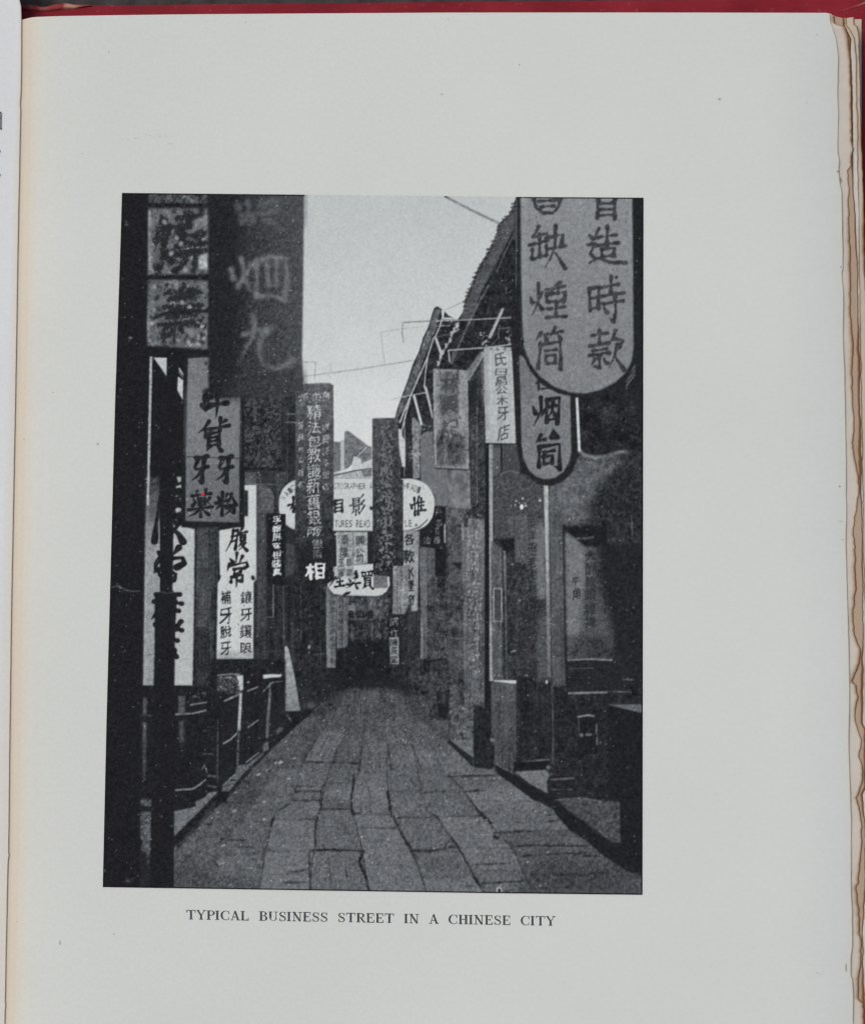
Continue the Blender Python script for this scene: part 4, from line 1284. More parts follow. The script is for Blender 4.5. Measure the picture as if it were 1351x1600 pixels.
part('signboard', 'tall dark board with a bright central column of white characters, left of the sky gap')
P(PX, [(461.5, 622), (463, 604), (470, 600), (500, 598.4), (515, 598.8), (521, 602), (521.5, 760), (520, 906), (512, 910), (469, 908), (466, 860), (461, 840)], (0.37, 0.15, 'v'), n=.035, tx='m', b=.6)
P(PX, [(463, 850), (520, 850), (520, 908), (467, 908)], .13, n=.01, b=4, a=.8)
for ch, x, y, w, h in (('廣', 500, 612, 15, 15), ('生', 488, 613, 12, 13), ('源', 468, 614, 13, 13)):
    G(ch, x, y, x + w, y + h, .74, bold=.0, b=.4, a=.9)
for ch, y, h in (('精', 633, 22), ('法', 658, 20), ('包', 680, 18), ('教', 699, 23), ('識', 724, 23), ('新', 748, 22), ('舊', 772, 24), ('銀', 798, 21), ('兩', 823, 16)):
    G(ch, 480, y, 501, y + h, .76, bold=.004, b=.4, a=.92)
G('銀', 487, 842, 504, 858, .55, bold=.0, b=.4)
G('兩', 489, 860, 503, 873, .5, bold=.0, b=.4)
G('相', 479, 880, 507, 905, .84, bold=.035, b=.5, shear=.06)
for i, ch in enumerate('首飾地戶鋪家'):
    G(ch, 465.5, 659 + i * 18.5, 474, 670 + i * 18.5, .66, bold=.01, b=.4, a=.9)
for i, ch in enumerate('收買洋漆銀店'):
    G(ch, 504, 661 + i * 18.8, 514.5, 673 + i * 18.8, .66, bold=.01, b=.4, a=.9)

part('signboard', 'white pointed board leaning low by the left kerb')
P(PX, [(445, 1011), (448, 1009), (451, 1014), (460, 1055), (469.5, 1110.5), (444.5, 1111.5)], (0.66, 0.47, 'v'), n=.045, tx='f', b=.5)

part('post', 'dark grey door post with a rounded panel left of the small black board', SHOP_L)
R(376, 733, 435, 762, .20, n=.02, tx='w', b=.8)
R(383, 738, 400, 757, .30, n=.04, tx='w', b=.6)
P(Z4, [(1220, 620), (1290, 620), (1290, 690), (1250, 750), (1225, 860)], 0.29, n=.05, tx='w', b=.7)
P(Z4, [(1085, 700), (1160, 720), (1205, 770), (1205, 905), (1150, 920), (1150, 1400), (1085, 1400)], 0.28, n=.035, tx='w', b=.7)
R(401.5, 830, 416, 1052, (.27, .22, 'v'), n=.035, tx='w', b=.7)
P(Z4, [(1110, 735), (1180, 750), (1205, 800), (1205, 900), (1120, 890)], 0.35, n=.04, tx='f', b=1)
Ln(Z4, [(1110, 732), (1180, 745), (1207, 800)], 1.4, .5, a=.8)
Ln(Z4, [(1300, 500), (1300, 690)], 1.6, .4, a=.8)
Ln(Z4, [(1295, 215), (1351, 215)], 1.3, .55)
Ln(Z4, [(1295, 272), (1351, 272)], 1.3, .55)
Ln(Z4, [(1000, 690), (1090, 705), (1210, 708)], 1.2, .5, a=.8)
Ln(Z4, [(1105, 620), (1110, 700)], 1.2, .5, a=.7)
Ln(Z4, [(1310, 120), (1350, 160)], 1.2, .36, a=.6)

part('signboard', 'carved dark board with mottled characters under the large blurred board, left')
P(PX, [(374, 618), (447, 618), (448, 640), (447, 733), (375, 731)], 0.185, n=.035, tx='m', b=.8)
for gx, gy in ((378, 624), (412, 624), (378, 662), (412, 662), (378, 697), (412, 697)):
    G('龍鳳麟鶴壽寶'[(gx + gy) % 6], gx, gy, gx + 30, gy + 30, .315, bold=.0, b=1.2, a=.7, rough=1.3)
Blot(376, 622, 445, 730, .33, 60, 3.2, 71, b=.9, a=.45)
Blot(376, 622, 445, 730, .14, 50, 3.2, 72, b=.9, a=.5)
Ln(PX, [(375, 732.5), (446, 733)], 4, .12)

part('signboard', 'white board with bold flowing characters hanging right of the grey tooth powder board')
P(PX, [(382, 758), (400.5, 757.5), (400.5, 905), (396.5, 910), (395.5, 1029), (338.5, 1030), (340, 912), (344, 905), (342, 829), (382, 822)], 0.775, n=.018, b=.5)
P(PX, [(339, 1018), (395, 1016), (395, 1031), (339, 1031)], .60, b=2.5, a=.7, n=.05)
Br(A1, [['t', (968, 36), (956, 110), (916, 186)], ['h', (966, 44), (1002, 36), (990, 110), (980, 172)], [(958, 82), (992, 76)], [(952, 118), (986, 110)], ['t', (1030, 24), (1004, 62)], [(1010, 60), (1062, 48)], [(1016, 72), (1020, 112)],
        ['h', (1016, 74), (1054, 66), (1046, 106)], [(1020, 92), (1048, 86)], [(1020, 112), (1046, 106)], ['t', (1034, 112), (1002, 156)], ['t', (1022, 134), (1052, 126), (1032, 156), (1000, 180)], ['d', (1014, 136), (1036, 154), (1062, 180)]], .13, 4.2, b=.42)
Br(A1, [['t', (992, 198), (986, 264)], ['d', (944, 238), (964, 262)], ['t', (1032, 220), (1010, 262)], ['t', (940, 275), (924, 326)], ['h', (938, 288), (1060, 264), (1068, 292), (1040, 306)], [(972, 312), (976, 348)], ['h', (972, 314), (1024, 302), (1014, 340)],
        [(976, 348), (1014, 340)], ['h', (956, 366), (950, 404)], ['h', (956, 370), (1032, 352), (1028, 398), (1008, 394)], ['t', (992, 345), (988, 440)]], .13, 4.6, b=.42)
P(Z4, [(1000, 745), (1025, 750), (1025, 930), (1000, 930)], .15, b=.6)
Dot(376, 812, 5, 3, .15, ang=.6)
Dot(343, 902, 1.8, 4, .13, ang=.4)
Dot(395.5, 903, 3, 4, .13, ang=-.5)
for ch, y, h in (('補', 923, 21), ('牙', 951, 23), ('脫', 977, 20), ('牙', 1003, 21)):
    G(ch, 345 - (y - 923) * .01, y, 361, y + h, .15, bold=.012, b=.42, shear=.14)
for ch, y, h in (('鑲', 923, 21), ('牙', 951, 20), ('鑲', 977, 20), ('眼', 1003, 19)):
    G(ch, 376 - (y - 923) * .01, y, 394, y + h, .15, bold=.006, b=.42, shear=.12)
Ln(PX, [(338, 1032), (396, 1031)], 2.4, .13)

part('pillar', 'grey timber pillar between the two white boards on the left', SHOP_L)
P(PX, [(304, 822), (343, 822), (340, 910), (337, 1060), (335, 1090), (301, 1090), (303, 1000)], (0.245, 0.16, 'v'), n=.04, tx='w', b=.8)
P(PX, [(308, 824), (327, 824), (325, 980), (306, 980)], 0.30, n=.04, tx='w', b=1.5, a=.8, id_=False)
Ln(PX, [(330, 826), (329, 1000)], 1.3, .34, a=.7)
Ln(PX, [(338, 826), (335, 1040)], 2.0, .12, a=.9)
Ln(PX, [(306.5, 826), (303, 1060)], 2.5, .12, a=.9)

part('signboard', 'long white board half hidden by the dark pole at the left')
P(PX, [(229, 792), (236, 772), (262, 756), (284, 742), (284, 822), (304.5, 827), (302.5, 1000), (301, 1071), (224, 1071), (226.5, 900)], 0.70, n=.022, b=.7)
P(PX, [(224, 735), (284, 725), (284, 790), (262, 800), (245, 850), (229, 860)], (.22, .38, 'v'), n=.04, b=5, a=.9)
P(PX, [(228, 820), (252, 810), (250, 1071), (224, 1071)], .54, n=.045, b=3, a=.8)
P(PX, [(271, 740), (284, 738), (284, 822), (271, 820)], .12, b=.8)
for x0, y0, x1, y1 in ((276, 741, 283, 752), (275, 757, 283, 766), (274, 772, 283, 780), (273, 791, 283, 799), (273, 806, 283, 812)):
    P(PX, [(x0, y0 + 3), (x1, y0), (x1, y1), (x0 + 3, y1 + 2)], .68, b=.6)
Br(Z4, [['h', (420, 800), (408, 860), (382, 960), (368, 1108)], ['d', (500, 760), (540, 745), (556, 780)], ['h', (490, 868), (560, 850)], ['h', (515, 930), (556, 940)], ['t', (552, 950), (520, 1010), (488, 1060)], ['d', (500, 1020), (540, 1060), (568, 1110)],
        ['h', (470, 800), (520, 815)]], .12, 8.5, b=.7, rough=.2)
Br(Z4, [['d', (392, 1180), (420, 1200)], ['t', (540, 1150), (500, 1200)], ['t', (415, 1225), (380, 1260), (368, 1330)], ['h', (430, 1230), (565, 1222), (578, 1262), (525, 1290)], ['h', (400, 1310), (420, 1330)]], .12, 9, b=.7, rough=.2)
Br(A1, [['h', (520, 330), (566, 345), (548, 390)], ['h', (455, 350), (480, 400)], ['h', (425, 490), (590, 490)], ['h', (410, 540), (440, 560)], ['h', (560, 545), (604, 555)], ['t', (440, 600), (392, 665)], ['h', (560, 600), (582, 605)], ['h', (420, 640), (440, 655)],
        ['h', (420, 700), (435, 752)], ['h', (550, 720), (600, 680)], ['h', (560, 735), (604, 742)], ['t', (600, 680), (580, 715), (602, 742)], ['h', (545, 805), (574, 815)], ['h', (552, 880), (568, 930)]], .12, 6.5, b=.7, rough=.2)
Ln(PX, [(223, 1072.5), (302, 1073)], 3, .12)

# big hanging things, upper left
part('shop_front', 'black unlit shop interior at the upper left', SHOP_L)
R(228, 548, 300, 745, .118, n=.008, b=1)
P(PX, [(240, 558.5), (260.5, 559), (260.5, 588), (252, 575)], 0.72, b=.4, id_=False)
P(Z1, [(478, 1108), (505, 1152), (503, 1162), (474, 1120)], .72, b=.4, id_=False)
P(Z1, [(476, 1128), (503, 1170), (503, 1176), (474, 1138)], .6, b=.4, id_=False)
P(Z1, [(470, 1165), (503, 1190), (500, 1312), (466, 1250)], 0.74, b=.4, id_=False)
P(PX, [(234.4, 557), (238.4, 557), (236.6, 640), (233, 790), (229.5, 790)], 0.66, n=.08, b=.5, id_=False)
R(296, 556, 292, 600, .2)
part('signboard', 'grey board of bold black characters offering tooth powder, left, in front of the white boards')
P(PX, [(288, 557), (330, 556), (382, 616), (382, 824), (284, 824), (285, 700), (288, 590)], 0.13, b=.8, n=.01)
P(PX, [(294, 560), (327, 558), (376, 618), (374, 700), (374, 816.5), (290, 814), (291, 700)], (0.46, 0.41, 'v'), n=.03, tx='f', b=.7)
P(PX, [(295, 600), (372, 640), (372, 720), (292, 720)], .50, b=10, a=.7, n=.02)
Ln(PX, [(291, 713.6), (374, 716)], 1.3, .17)
Br(Z4, [['d', (712, 82), (730, 112)], ['h', (708, 150), (728, 185), (762, 150)], ['h', (758, 150), (875, 134)], [(750, 92), (850, 80)], ['t', (808, 40), (810, 150), (800, 235)]], .13, 8, b=.6)
Blot(320, 565, 329, 625, .14, 7, 6, 81, b=.7, a=1)
Br(Z4, [['t', (752, 262), (720, 310), (675, 345)], ['h', (722, 318), (728, 372)], ['h', (756, 318), (892, 292)], ['h', (832, 240), (826, 330)], ['t', (870, 255), (835, 280)], ['h', (738, 352), (748, 442)], ['h', (738, 354), (826, 336), (820, 432)],
        [(748, 380), (816, 370)], [(748, 406), (816, 396)], [(748, 434), (818, 424)], ['t', (762, 436), (732, 472)], ['d', (806, 430), (838, 470)]], .13, 5.6, b=.55)
for dx_ in (0, 172):
    Br(Z4, [['h', (662 + dx_, 520), (738 + dx_, 508)], [(680 + dx_, 522), (650 + dx_, 588), (664 + dx_, 602), (742 + dx_, 582)], ['h', (718 + dx_, 520), (710 + dx_, 600), (700 + dx_, 692)], ['t', (700 + dx_, 692), (672 + dx_, 676)],
            ['t', (706 + dx_, 604), (668 + dx_, 652), (628 + dx_, 678)]], .13, 6.4, b=.55)
Br(Z4, [['h', (630, 788), (764, 770)], ['t', (668, 755), (674, 808)], ['t', (730, 742), (722, 800)], [(678, 808), (682, 852)], ['h', (678, 810), (726, 802), (720, 846)], [(682, 830), (720, 826)], [(684, 852), (720, 848)], ['d', (640, 808), (656, 832), (636, 856)],
        ['t', (756, 800), (738, 826), (760, 848)], ['h', (606, 886), (772, 864)], ['h', (694, 850), (692, 934)], ['t', (682, 884), (650, 915), (606, 932)], ['d', (706, 884), (748, 918)]], .13, 4.6, b=.5)
Br(Z4, [['h', (846, 762), (842, 925)], ['h', (798, 838), (888, 818)], ['d', (812, 790), (828, 814)], ['t', (880, 775), (866, 806)], ['t', (840, 842), (796, 886)], ['d', (848, 846), (878, 872)], ['t', (908, 772), (896, 820), (870, 852)], ['d', (914, 792), (940, 850)],
        ['h', (890, 858), (934, 850), (924, 905)], ['t', (924, 905), (898, 898)], ['t', (908, 862), (892, 896), (862, 922)]], .13, 5.0, b=.5)

part('signboard', 'glossy carved board of three blurred square panels at the top left')
R(228, 296, 330, 552, .14, n=.02, b=1)
P(PX, [(232, 325), (327, 326), (327, 428), (231, 430)], 0.40, n=.03, tx='b', b=1.5)
P(PX, [(231, 437), (326, 438), (326, 490), (325, 546), (250, 541), (230, 538)], 0.40, n=.03, tx='b', b=1.5)
P(PX, [(233, 300), (327, 300), (327, 318), (233, 317)], .27, n=.07, tx='m', b=1)


rr = np.random.default_rng(91)
for (x0, y0, x1, y1, nn) in ((234, 328, 326, 426, 120), (232, 440, 325, 542, 120)):
    for _ in range(nn):
        x, y = rr.uniform(x0, x1), rr.uniform(y0, y1)
        bright = .38 + .40 * rr.random() ** 2.0 + (.12 if x > 298 else 0)
        Dot(x, y, rr.uniform(1, 3.6), rr.uniform(1, 4.5), bright, b=1.0, a=rr.uniform(.35, .85), ang=rr.uniform(-1.2, 1.2))
    for _ in range(60):
        Dot(rr.uniform(x0, x1), rr.uniform(y0, y1), rr.uniform(1, 5), rr.uniform(1, 4), .14, b=1.0, a=rr.uniform(.4, .85), ang=rr.uniform(-1.2, 1.2))
G('燒', 240, 334, 322, 424, .135, bold=.022, b=1.3, rough=1.0, shear=.05, a=.92)
G('壽', 248, 446, 318, 538, .135, bold=.014, b=1.3, rough=1.1, shear=.05, a=.9)
P(PX, [(311, 400), (325, 395), (326, 420), (310, 422)], .66, b=1.6, n=.06, tx='m')
P(PX, [(302, 345), (325, 335), (326, 352), (304, 362)], .56, b=2, n=.06, tx='m', a=.8)
Ln(PX, [(234, 330), (234, 375), (235, 420), (241, 426)], 4, .58, b=1.4, a=.8, n=.06)
Ln(PX, [(231, 495), (233, 530), (240, 540)], 4, .58, b=1.4, a=.8, n=.06)
Ln(PX, [(266, 442), (276, 440), (276, 452)], 6, .58, b=1.4, a=.8, n=.06)
Dot(300, 520, 7, 9, .55, b=2, a=.8)
for x, y in ((257, 347), (276, 372), (283, 381), (268, 396), (290, 422), (285, 473), (296, 480), (318, 484), (295, 535), (310, 538)):
    Dot(x, y, 3.4, 4.2, .62, b=1, a=.85, ang=x)
Ln(PX, [(231, 320.5), (328, 321)], 4.5, .12, b=1)
Ln(PX, [(231, 433), (328, 434)], 5, .125, b=1)
Ln(PX, [(240, 497), (262, 489), (300, 486), (326, 486)], 6, .14, b=1.4)
Ln(PX, [(274, 490), (272, 540)], 3, .15, b=1.4)
P(PX, [(226, 541), (332, 549), (332, 557), (226, 556)], .118, b=1)

part('signboard', 'largest dark board with blurred ghostly characters, hanging at the upper left of the sky')
P(PX, [(327, 296), (475, 296), (474, 420), (472, 560), (474, 590), (473, 616), (440, 622), (327, 621)], (0.14, 0.31, 'h'), n=.04, tx='f', b=1.1)
P(PX, [(329, 300), (380, 300), (372, 620), (329, 620)], .135, n=.012, b=14, a=.9)
P(PX, [(380, 560), (475, 580), (474, 620), (350, 622)], .22, n=.03, b=10, a=.7)
P(PX, [(420, 300), (475, 300), (475, 350), (440, 360)], .28, n=.03, b=10, a=.6)
Br(Z1, [[(840, 100), (872, 210)], [(900, 85), (930, 210)], [(985, 100), (1050, 75)], [(1000, 85), (1010, 190)], ['t', (1080, 80), (1060, 180)], [(870, 175), (1090, 135)], ['t', (1010, 190), (1060, 215), (1130, 260)]], .37, 9, b=2.4, a=.8, rough=0)
Br(Z1, [[(862, 430), (882, 520), (842, 610)], [(925, 470), (895, 530)], ['t', (880, 560), (925, 640)], ['h', (800, 500), (815, 560)], ['h', (955, 465), (960, 560), (955, 670)], ['h', (955, 450), (1060, 418), (1140, 430), (1148, 560), (1135, 650)],
        [(1022, 470), (1032, 600)], [(1082, 440), (1080, 600)], ['h', (965, 668), (1060, 665), (1135, 690)]], .45, 7.5, b=2.1, a=.9, rough=0)
Br(Z1, [['t', (938, 790), (948, 860), (930, 930), (880, 1010), (846, 1080)], [(880, 905), (960, 880), (1040, 865)], ['h', (1040, 865), (985, 930), (968, 1010), (1000, 1090), (1070, 1120), (1140, 1100), (1190, 1060)]], .43, 8, b=2.3, a=.85, rough=0)
P(PX, [(441, 620), (461, 622), (461, 660), (447, 655)], .2, b=2, n=.03)
R(439, 634, 461, 736, .17, n=.03, tx='w', b=.7)
Ln(PX, [(449, 640), (449, 735)], 1.4, .3, a=.6)
Ln(PX, [(447, 647), (461, 647)], 1.2, .5)
Ln(PX, [(447, 660), (461, 660)], 1.2, .5)

part('wall', 'black wall edge filling the left margin of the picture')
P(PX, [(150, 290), (231, 290), (229, 560), (226, 830), (223, 1075), (221, 1250), (218, 1420), (150, 1420)], 0.118, n=.008, b=1)
for x, y, r, t in ((198, 351, 2.5, .5), (204, 528, 3, .62), (187, 917, 2, .55), (196, 428, 1, .45), (186, 620, 2, .35), (186, 943, 1.2, .6), (193, 1019, 1, .4), (196, 1030, 1, .4)):
    Dot(x, y, r, r * .6, t, b=.8, a=.8)
Ln(PX, [(174, 918), (185, 915), (197, 922), (208, 924), (218, 923)], 1.6, .38, b=.6, a=.9)
for i in range(70):
    Dot(random.uniform(170, 228), random.uniform(305, 1385), .7, .7, random.uniform(.2, .45), b=.4, a=.7)

# counters and railing, lower left
part('shop_counter', 'dark counter and railing with light worn edges along the left kerb')
R(221, 1073, 345, 1262, .125, n=.012, tx='m', b=1.5)
R(330, 1030, 446, 1185, .14, n=.02, tx='m', b=1.5)
P(PX, [(336, 1050), (446, 1060), (440, 1130), (345, 1235), (336, 1200)], .135, n=.015, tx='w', b=1)
Ln(A5, [(510, 148), (620, 142), (705, 122)], 2.2, .52)
Ln(A5, [(600, 88), (710, 70)], 2.2, .48)
P(A5, [(530, 30), (570, 30), (570, 150), (530, 150)], .33, n=.04, tx='w', b=1)
P(A5, [(535, 190), (570, 185), (565, 330), (535, 330)], .29, n=.04, tx='w', b=1.5)
P(A5, [(305, 40), (328, 40), (325, 150), (300, 150)], .30, n=.04, tx='w', b=1)
P(A5, [(300, 200), (325, 200), (320, 560), (298, 560)], (.32, .2, 'v'), n=.04, tx='w', b=1)
Ln(A5, [(285, 156), (370, 156)], 1.5, .28)
Blot(296, 1080, 322, 1090, .5, 12, 1.6, 101, b=.5)
Blot(236, 1083, 241, 1105, .45, 6, 1.1, 102, b=.5)
Ln(A5, [(815, 335), (860, 310), (902, 268)], 2.2, .58)
Ln(A5, [(822, 62), (900, 28)], 2.4, .58)
P(A5, [(918, 0), (935, 0), (932, 110), (925, 250), (905, 260), (912, 120)], .66, n=.06, b=.5)
Ln(A5, [(915, 250), (905, 470)], 3, .30, n=.06)
Ln(A5, [(972, 232), (1038, 184)], 2.2, .5)
Ln(A5, [(1115, 0), (1100, 180), (1095, 300)], 4.4, .35, n=.05, tx='w')
Ln(A5, [(780, 180), (778, 590)], 1.8, .3, n=.06)
Ln(A5, [(510, 632), (620, 625), (660, 600), (702, 565)], 2.6, .5)
Ln(A5, [(712, 540), (768, 545)], 3.4, .32)
Ln(A5, [(715, 605), (768, 612)], 3.2, .28)
Ln(A5, [(680, 500), (695, 470), (712, 520)], 1.6, .4)
Ln(A5, [(685, 400), (750, 402)], 1.2, .3, n=.1)
Ln(A5, [(685, 255), (705, 250)], 1.4, .36)
part('basket', 'small heap of bright speckled goods on the left counter')
P(A1, [(850, 1060), (1030, 1055), (1035, 1180), (940, 1190), (860, 1190)], .22, n=.03, tx='m', b=.8)
Blot(340, 1056, 376, 1083, .62, 60, 1.6, 103, b=.5, a=.9)
Blot(340, 1056, 376, 1083, .13, 40, 1.8, 104, b=.5, a=.8)
Ln(A1, [(855, 1058), (940, 1050), (1010, 1052)], 1.6, .6)
P(A1, [(985, 1060), (1035, 1060), (1035, 1160), (1012, 1170), (1005, 1110)], .72, n=.05, b=.6)
Ln(A1, [(905, 1240), (1010, 1190)], 2.2, .5)
Ln(A1, [(1065, 1170), (1140, 1140)], 2.2, .5)
Dot(388, 1066, 2, 1.5, .6)
P(A1, [(1175, 1055), (1240, 1050), (1310, 1055), (1300, 1070), (1235, 1075), (1178, 1082)], .78, b=.6)
Ln(A1, [(1175, 1175), (1240, 1110), (1310, 1100)], 1.8, .45, n=.06)
Ln(A1, [(1225, 1110), (1215, 1350)], 2.0, .4, n=.05)

# ================ the paved street, built slab by slab
STREET = part('street', 'worn paving of the narrow street running away to the dark archway')
street = [(545, 1074), (606, 1074), (628, 1080), (655, 1112), (700, 1158), (740, 1192), (775, 1206), (842, 1256), (890, 1284), (937, 1336), (968, 1355), (1006, 1372), (1006, 1402),
          (262, 1402), (272, 1325), (302, 1301), (338, 1262), (353, 1251), (420, 1175), (478, 1119), (515, 1090)]
P(PX, street, (0.30, 0.385, 'v'), n=.03, tx='s', b=1.2)
B = [[(515, 1088), (478, 1121), (420, 1178), (353, 1251), (302, 1302), (272, 1330), (250, 1400)],
     [(531, 1080), (510, 1115), (478, 1155), (438, 1200), (400, 1250), (362, 1300), (335, 1350), (310, 1400)],
     [(543, 1078), (523, 1115), (498, 1151), (478, 1181), (465, 1226), (453, 1256), (430, 1270), (420, 1306), (412, 1350), (404, 1400)],
     [(556, 1076), (548, 1110), (537, 1153), (519, 1193), (508, 1224), (500, 1264), (493, 1286), (492, 1322), (487, 1350), (484, 1400)],
     [(574, 1076), (572, 1110), (567, 1161), (560, 1208), (551, 1222), (548, 1259), (556, 1286), (566, 1329), (577, 1400)],
     [(592, 1076), (598, 1112), (605, 1163), (604, 1202), (607, 1241), (612, 1272), (636, 1317), (651, 1347), (668, 1400)],
     [(605, 1078), (622, 1130), (644, 1163), (652, 1202), (658, 1238), (668, 1268), (684, 1277), (702, 1304), (728, 1344), (760, 1400)],
     [(617, 1080), (645, 1125), (668, 1152), (690, 1202), (720, 1232), (747, 1267), (768, 1290), (803, 1330), (835, 1400)],
     [(628, 1080), (655, 1112), (700, 1158), (740, 1192), (775, 1206), (842, 1256), (890, 1284), (937, 1336), (968, 1355), (1006, 1402)]]
BF = [interp([(y, x) for x, y in b]) for b in B]
CR = [[1120, 1150, 1185, 1222, 1262, 1308, 1352],
      [1130, 1165, 1200, 1240, 1288, 1334, 1371],
      [1105, 1140, 1190, 1228, 1236, 1250, 1280, 1330, 1366],
      [1118, 1153, 1192, 1224, 1251, 1264, 1328],
      [1110, 1135, 1160, 1208, 1270, 1294, 1352],
      [1125, 1163, 1202, 1236, 1277, 1330, 1372],
      [1112, 1163, 1202, 1238, 1276, 1324, 1360],
      [1130, 1175, 1212, 1232, 1252, 1268, 1298, 1322, 1336, 1352, 1366, 1380]]
rs = np.random.default_rng(5)
for c in range(8):
    cuts = [1077] + CR[c] + [1401]
    for k in range(len(cuts) - 1):
        ya, yb2 = cuts[k], cuts[k + 1]
        if c == 7:
            sl_ = -.03
        else:
            sl_ = rs.uniform(-.04, .04)
        pts = []
        n_ = max(2, int((yb2 - ya) / 9))
        for i in range(n_ + 1):
            y = ya + (yb2 - ya) * i / n_
            pts.append((float(BF[c](y)), y))
        for i in range(n_, -1, -1):
            y = ya + (yb2 - ya) * i / n_
            xr = float(BF[c + 1](y))
            pts.append((xr, y + sl_ * (xr - float(BF[c](y)))))
        part('paving_stone', None, STREET)
        depth = (ya - 1077) / 320
        tone = .34 + .055 * min(1, depth * 1.6) + rs.normal() * .022
        if c == 0:
            tone -= .055
        if c == 1:
            tone -= .035
        if c == 7 and ya > 1290:
            tone -= .05
        if c == 2 and ya > 1240:
            tone += .02
        if ya < 1110:
            tone -= .03
        P(PX, pts, tone, b=.7, n=.026, tx='s')
        if rs.random() < .5:
            cxm, cym = np.mean([q[0] for q in pts]), np.mean([q[1] for q in pts])
            Dot(cxm, cym, (yb2 - ya) * .7, (yb2 - ya) * .3, tone + rs.normal() * .03, b=3, a=.6, n=.026, tx='s')
# joints: dark where the mortar has gone, faint elsewhere
CUR = 0


def wav(pts, amp=.8, seed=0, step=6):
    r = np.random.default_rng(seed)
    out = []
    for (ax, ay), (bx, by) in zip(pts, pts[1:]):
        m = max(1, int(math.hypot(bx - ax, by - ay) / step))
        for i in range(m):
            out.append((ax + (bx - ax) * i / m + r.normal() * amp * .6, ay + (by - ay) * i / m + r.normal() * amp * .5))
    out.append(pts[-1])
    return out


def joint(pts, w, t, a=.9, seed=0, F=PX):
    q = wav(F(pts), .42, seed)
    r = np.random.default_rng(seed + 500)
    for p0, p1 in zip(q, q[1:]):
        Ln(PX, [p0, p1], w * r.uniform(.5, 1.35), t + .02 + r.normal() * .025, b=.8, a=min(1, a * r.uniform(.6, 1.1)))


for c in range(1, 8):
    bpts = B[c]
    for k in range(len(bpts) - 1):
        y = bpts[k][1]
        w = (.7 + 1.4 * max(0, (y - 1100) / 300))
        strength = {1: .45, 2: .75, 3: 1, 4: 1, 5: 1, 6: .95, 7: .8}[c]
        joint([bpts[k], bpts[k + 1]], w * 1.15, .17, a=strength, seed=c * 10 + k)
for c in range(8):
    for y in CR[c]:
        xa, xb = float(BF[c](y)), float(BF[c + 1](y))
        joint([(xa, y), (xb, y)], .8 + .5 * max(0, (y - 1150) / 250),   .21, a=.6 if c < 7 else .45, seed=int(y + c * 7))
for i, (pts, w, t) in enumerate([
        ([(395, 560), (380, 600)], 3.2, .15), ([(350, 670), (345, 700), (320, 740), (325, 850)], 2.4, .17), ([(300, 900), (288, 1000), (290, 1080)], 2.6, .17),
        ([(215, 555), (390, 562), (570, 567)], 1.8, .17), ([(250, 1106), (400, 1104), (590, 1112)], 3.4, .15), ([(160, 742), (330, 742)], 1.8, .18), ([(140, 796), (320, 798)], 1.6, .19),
        ([(170, 712), (310, 712)], 1.2, .22), ([(320, 852), (510, 850)], 2.0, .18), ([(200, 915), (310, 915)], 1.6, .2), ([(525, 635), (530, 700), (512, 760), (515, 860), (530, 890)], 3.0, .17),
        ([(530, 878), (640, 885), (745, 885)], 1.6, .24), ([(770, 905), (980, 905), (1050, 893)], 1.6, .2), ([(580, 965), (800, 970)], 1.0, .27), ([(880, 1110), (1000, 1110), (1100, 1098)], 3.4, .15),
        ([(1085, 1100), (1110, 1050), (1140, 1060), (1120, 1085), (1180, 1085)], 2.2, .19), ([(960, 748), (1110, 738)], 1.5, .22), ([(1150, 650), (1350, 640)], 1.8, .2), ([(1220, 742), (1350, 735)], 2.0, .18),
        ([(735, 740), (750, 830), (760, 900)], 3.4, .17), ([(770, 905), (860, 1070), (890, 1120)], 3.2, .17), ([(585, 1110), (560, 1180), (600, 1270), (620, 1350)], 3.8, .15), ([(870, 1060), (920, 1190)], 3.0, .17),
        ([(370, 1130), (375, 1200), (382, 1285)], 1.6, .2), ([(475, 1180), (483, 1285)], 1.6, .2), ([(620, 710), (632, 870)], 1.4, .22), ([(575, 770), (568, 850), (580, 870)], 1.2, .24), ([(690, 780), (700, 860)], 1.0, .27),
        ([(580, 440), (560, 630)], 2.0, .19), ([(460, 408), (395, 560)], 1.8, .2), ([(740, 450), (755, 605), (770, 600)], 2.0, .2), ([(630, 500), (636, 600)], 1.0, .25), ([(685, 500), (690, 595)], 1.0, .25),
        ([(890, 450), (945, 605)], 1.4, .22), ([(300, 410), (225, 530)], 1.4, .23), ([(750, 320), (790, 405)], 1.6, .22), ([(545, 140), (500, 290), (497, 405)], 1.2, .22), ([(620, 180), (605, 310)], 1.2, .22),
        ([(250, 1120), (255, 1300), (262, 1350)], 2.4, .17), ([(140, 1240), (250, 1225)], 1.6, .2), ([(110, 1300), (240, 1305)], 1.8, .2), ([(1120, 640), (1200, 720), (1290, 850)], 2.0, .2),
        ([(1290, 850), (1340, 910)], 4.0, .15), ([(1040, 900), (1135, 1040), (1175, 1085)], 2.0, .2), ([(570, 440), (600, 440)], 1.6, .2), ([(330, 690), (410, 690), (530, 690)], 1.0, .25),
        ([(220, 760), (215, 850)], .8, .28), ([(430, 690), (425, 780)], .8, .28), ([(455, 720), (450, 790)], .8, .28)]):
    joint(pts, w * 1.1, t - .03, a=1, seed=900 + i, F=A6)
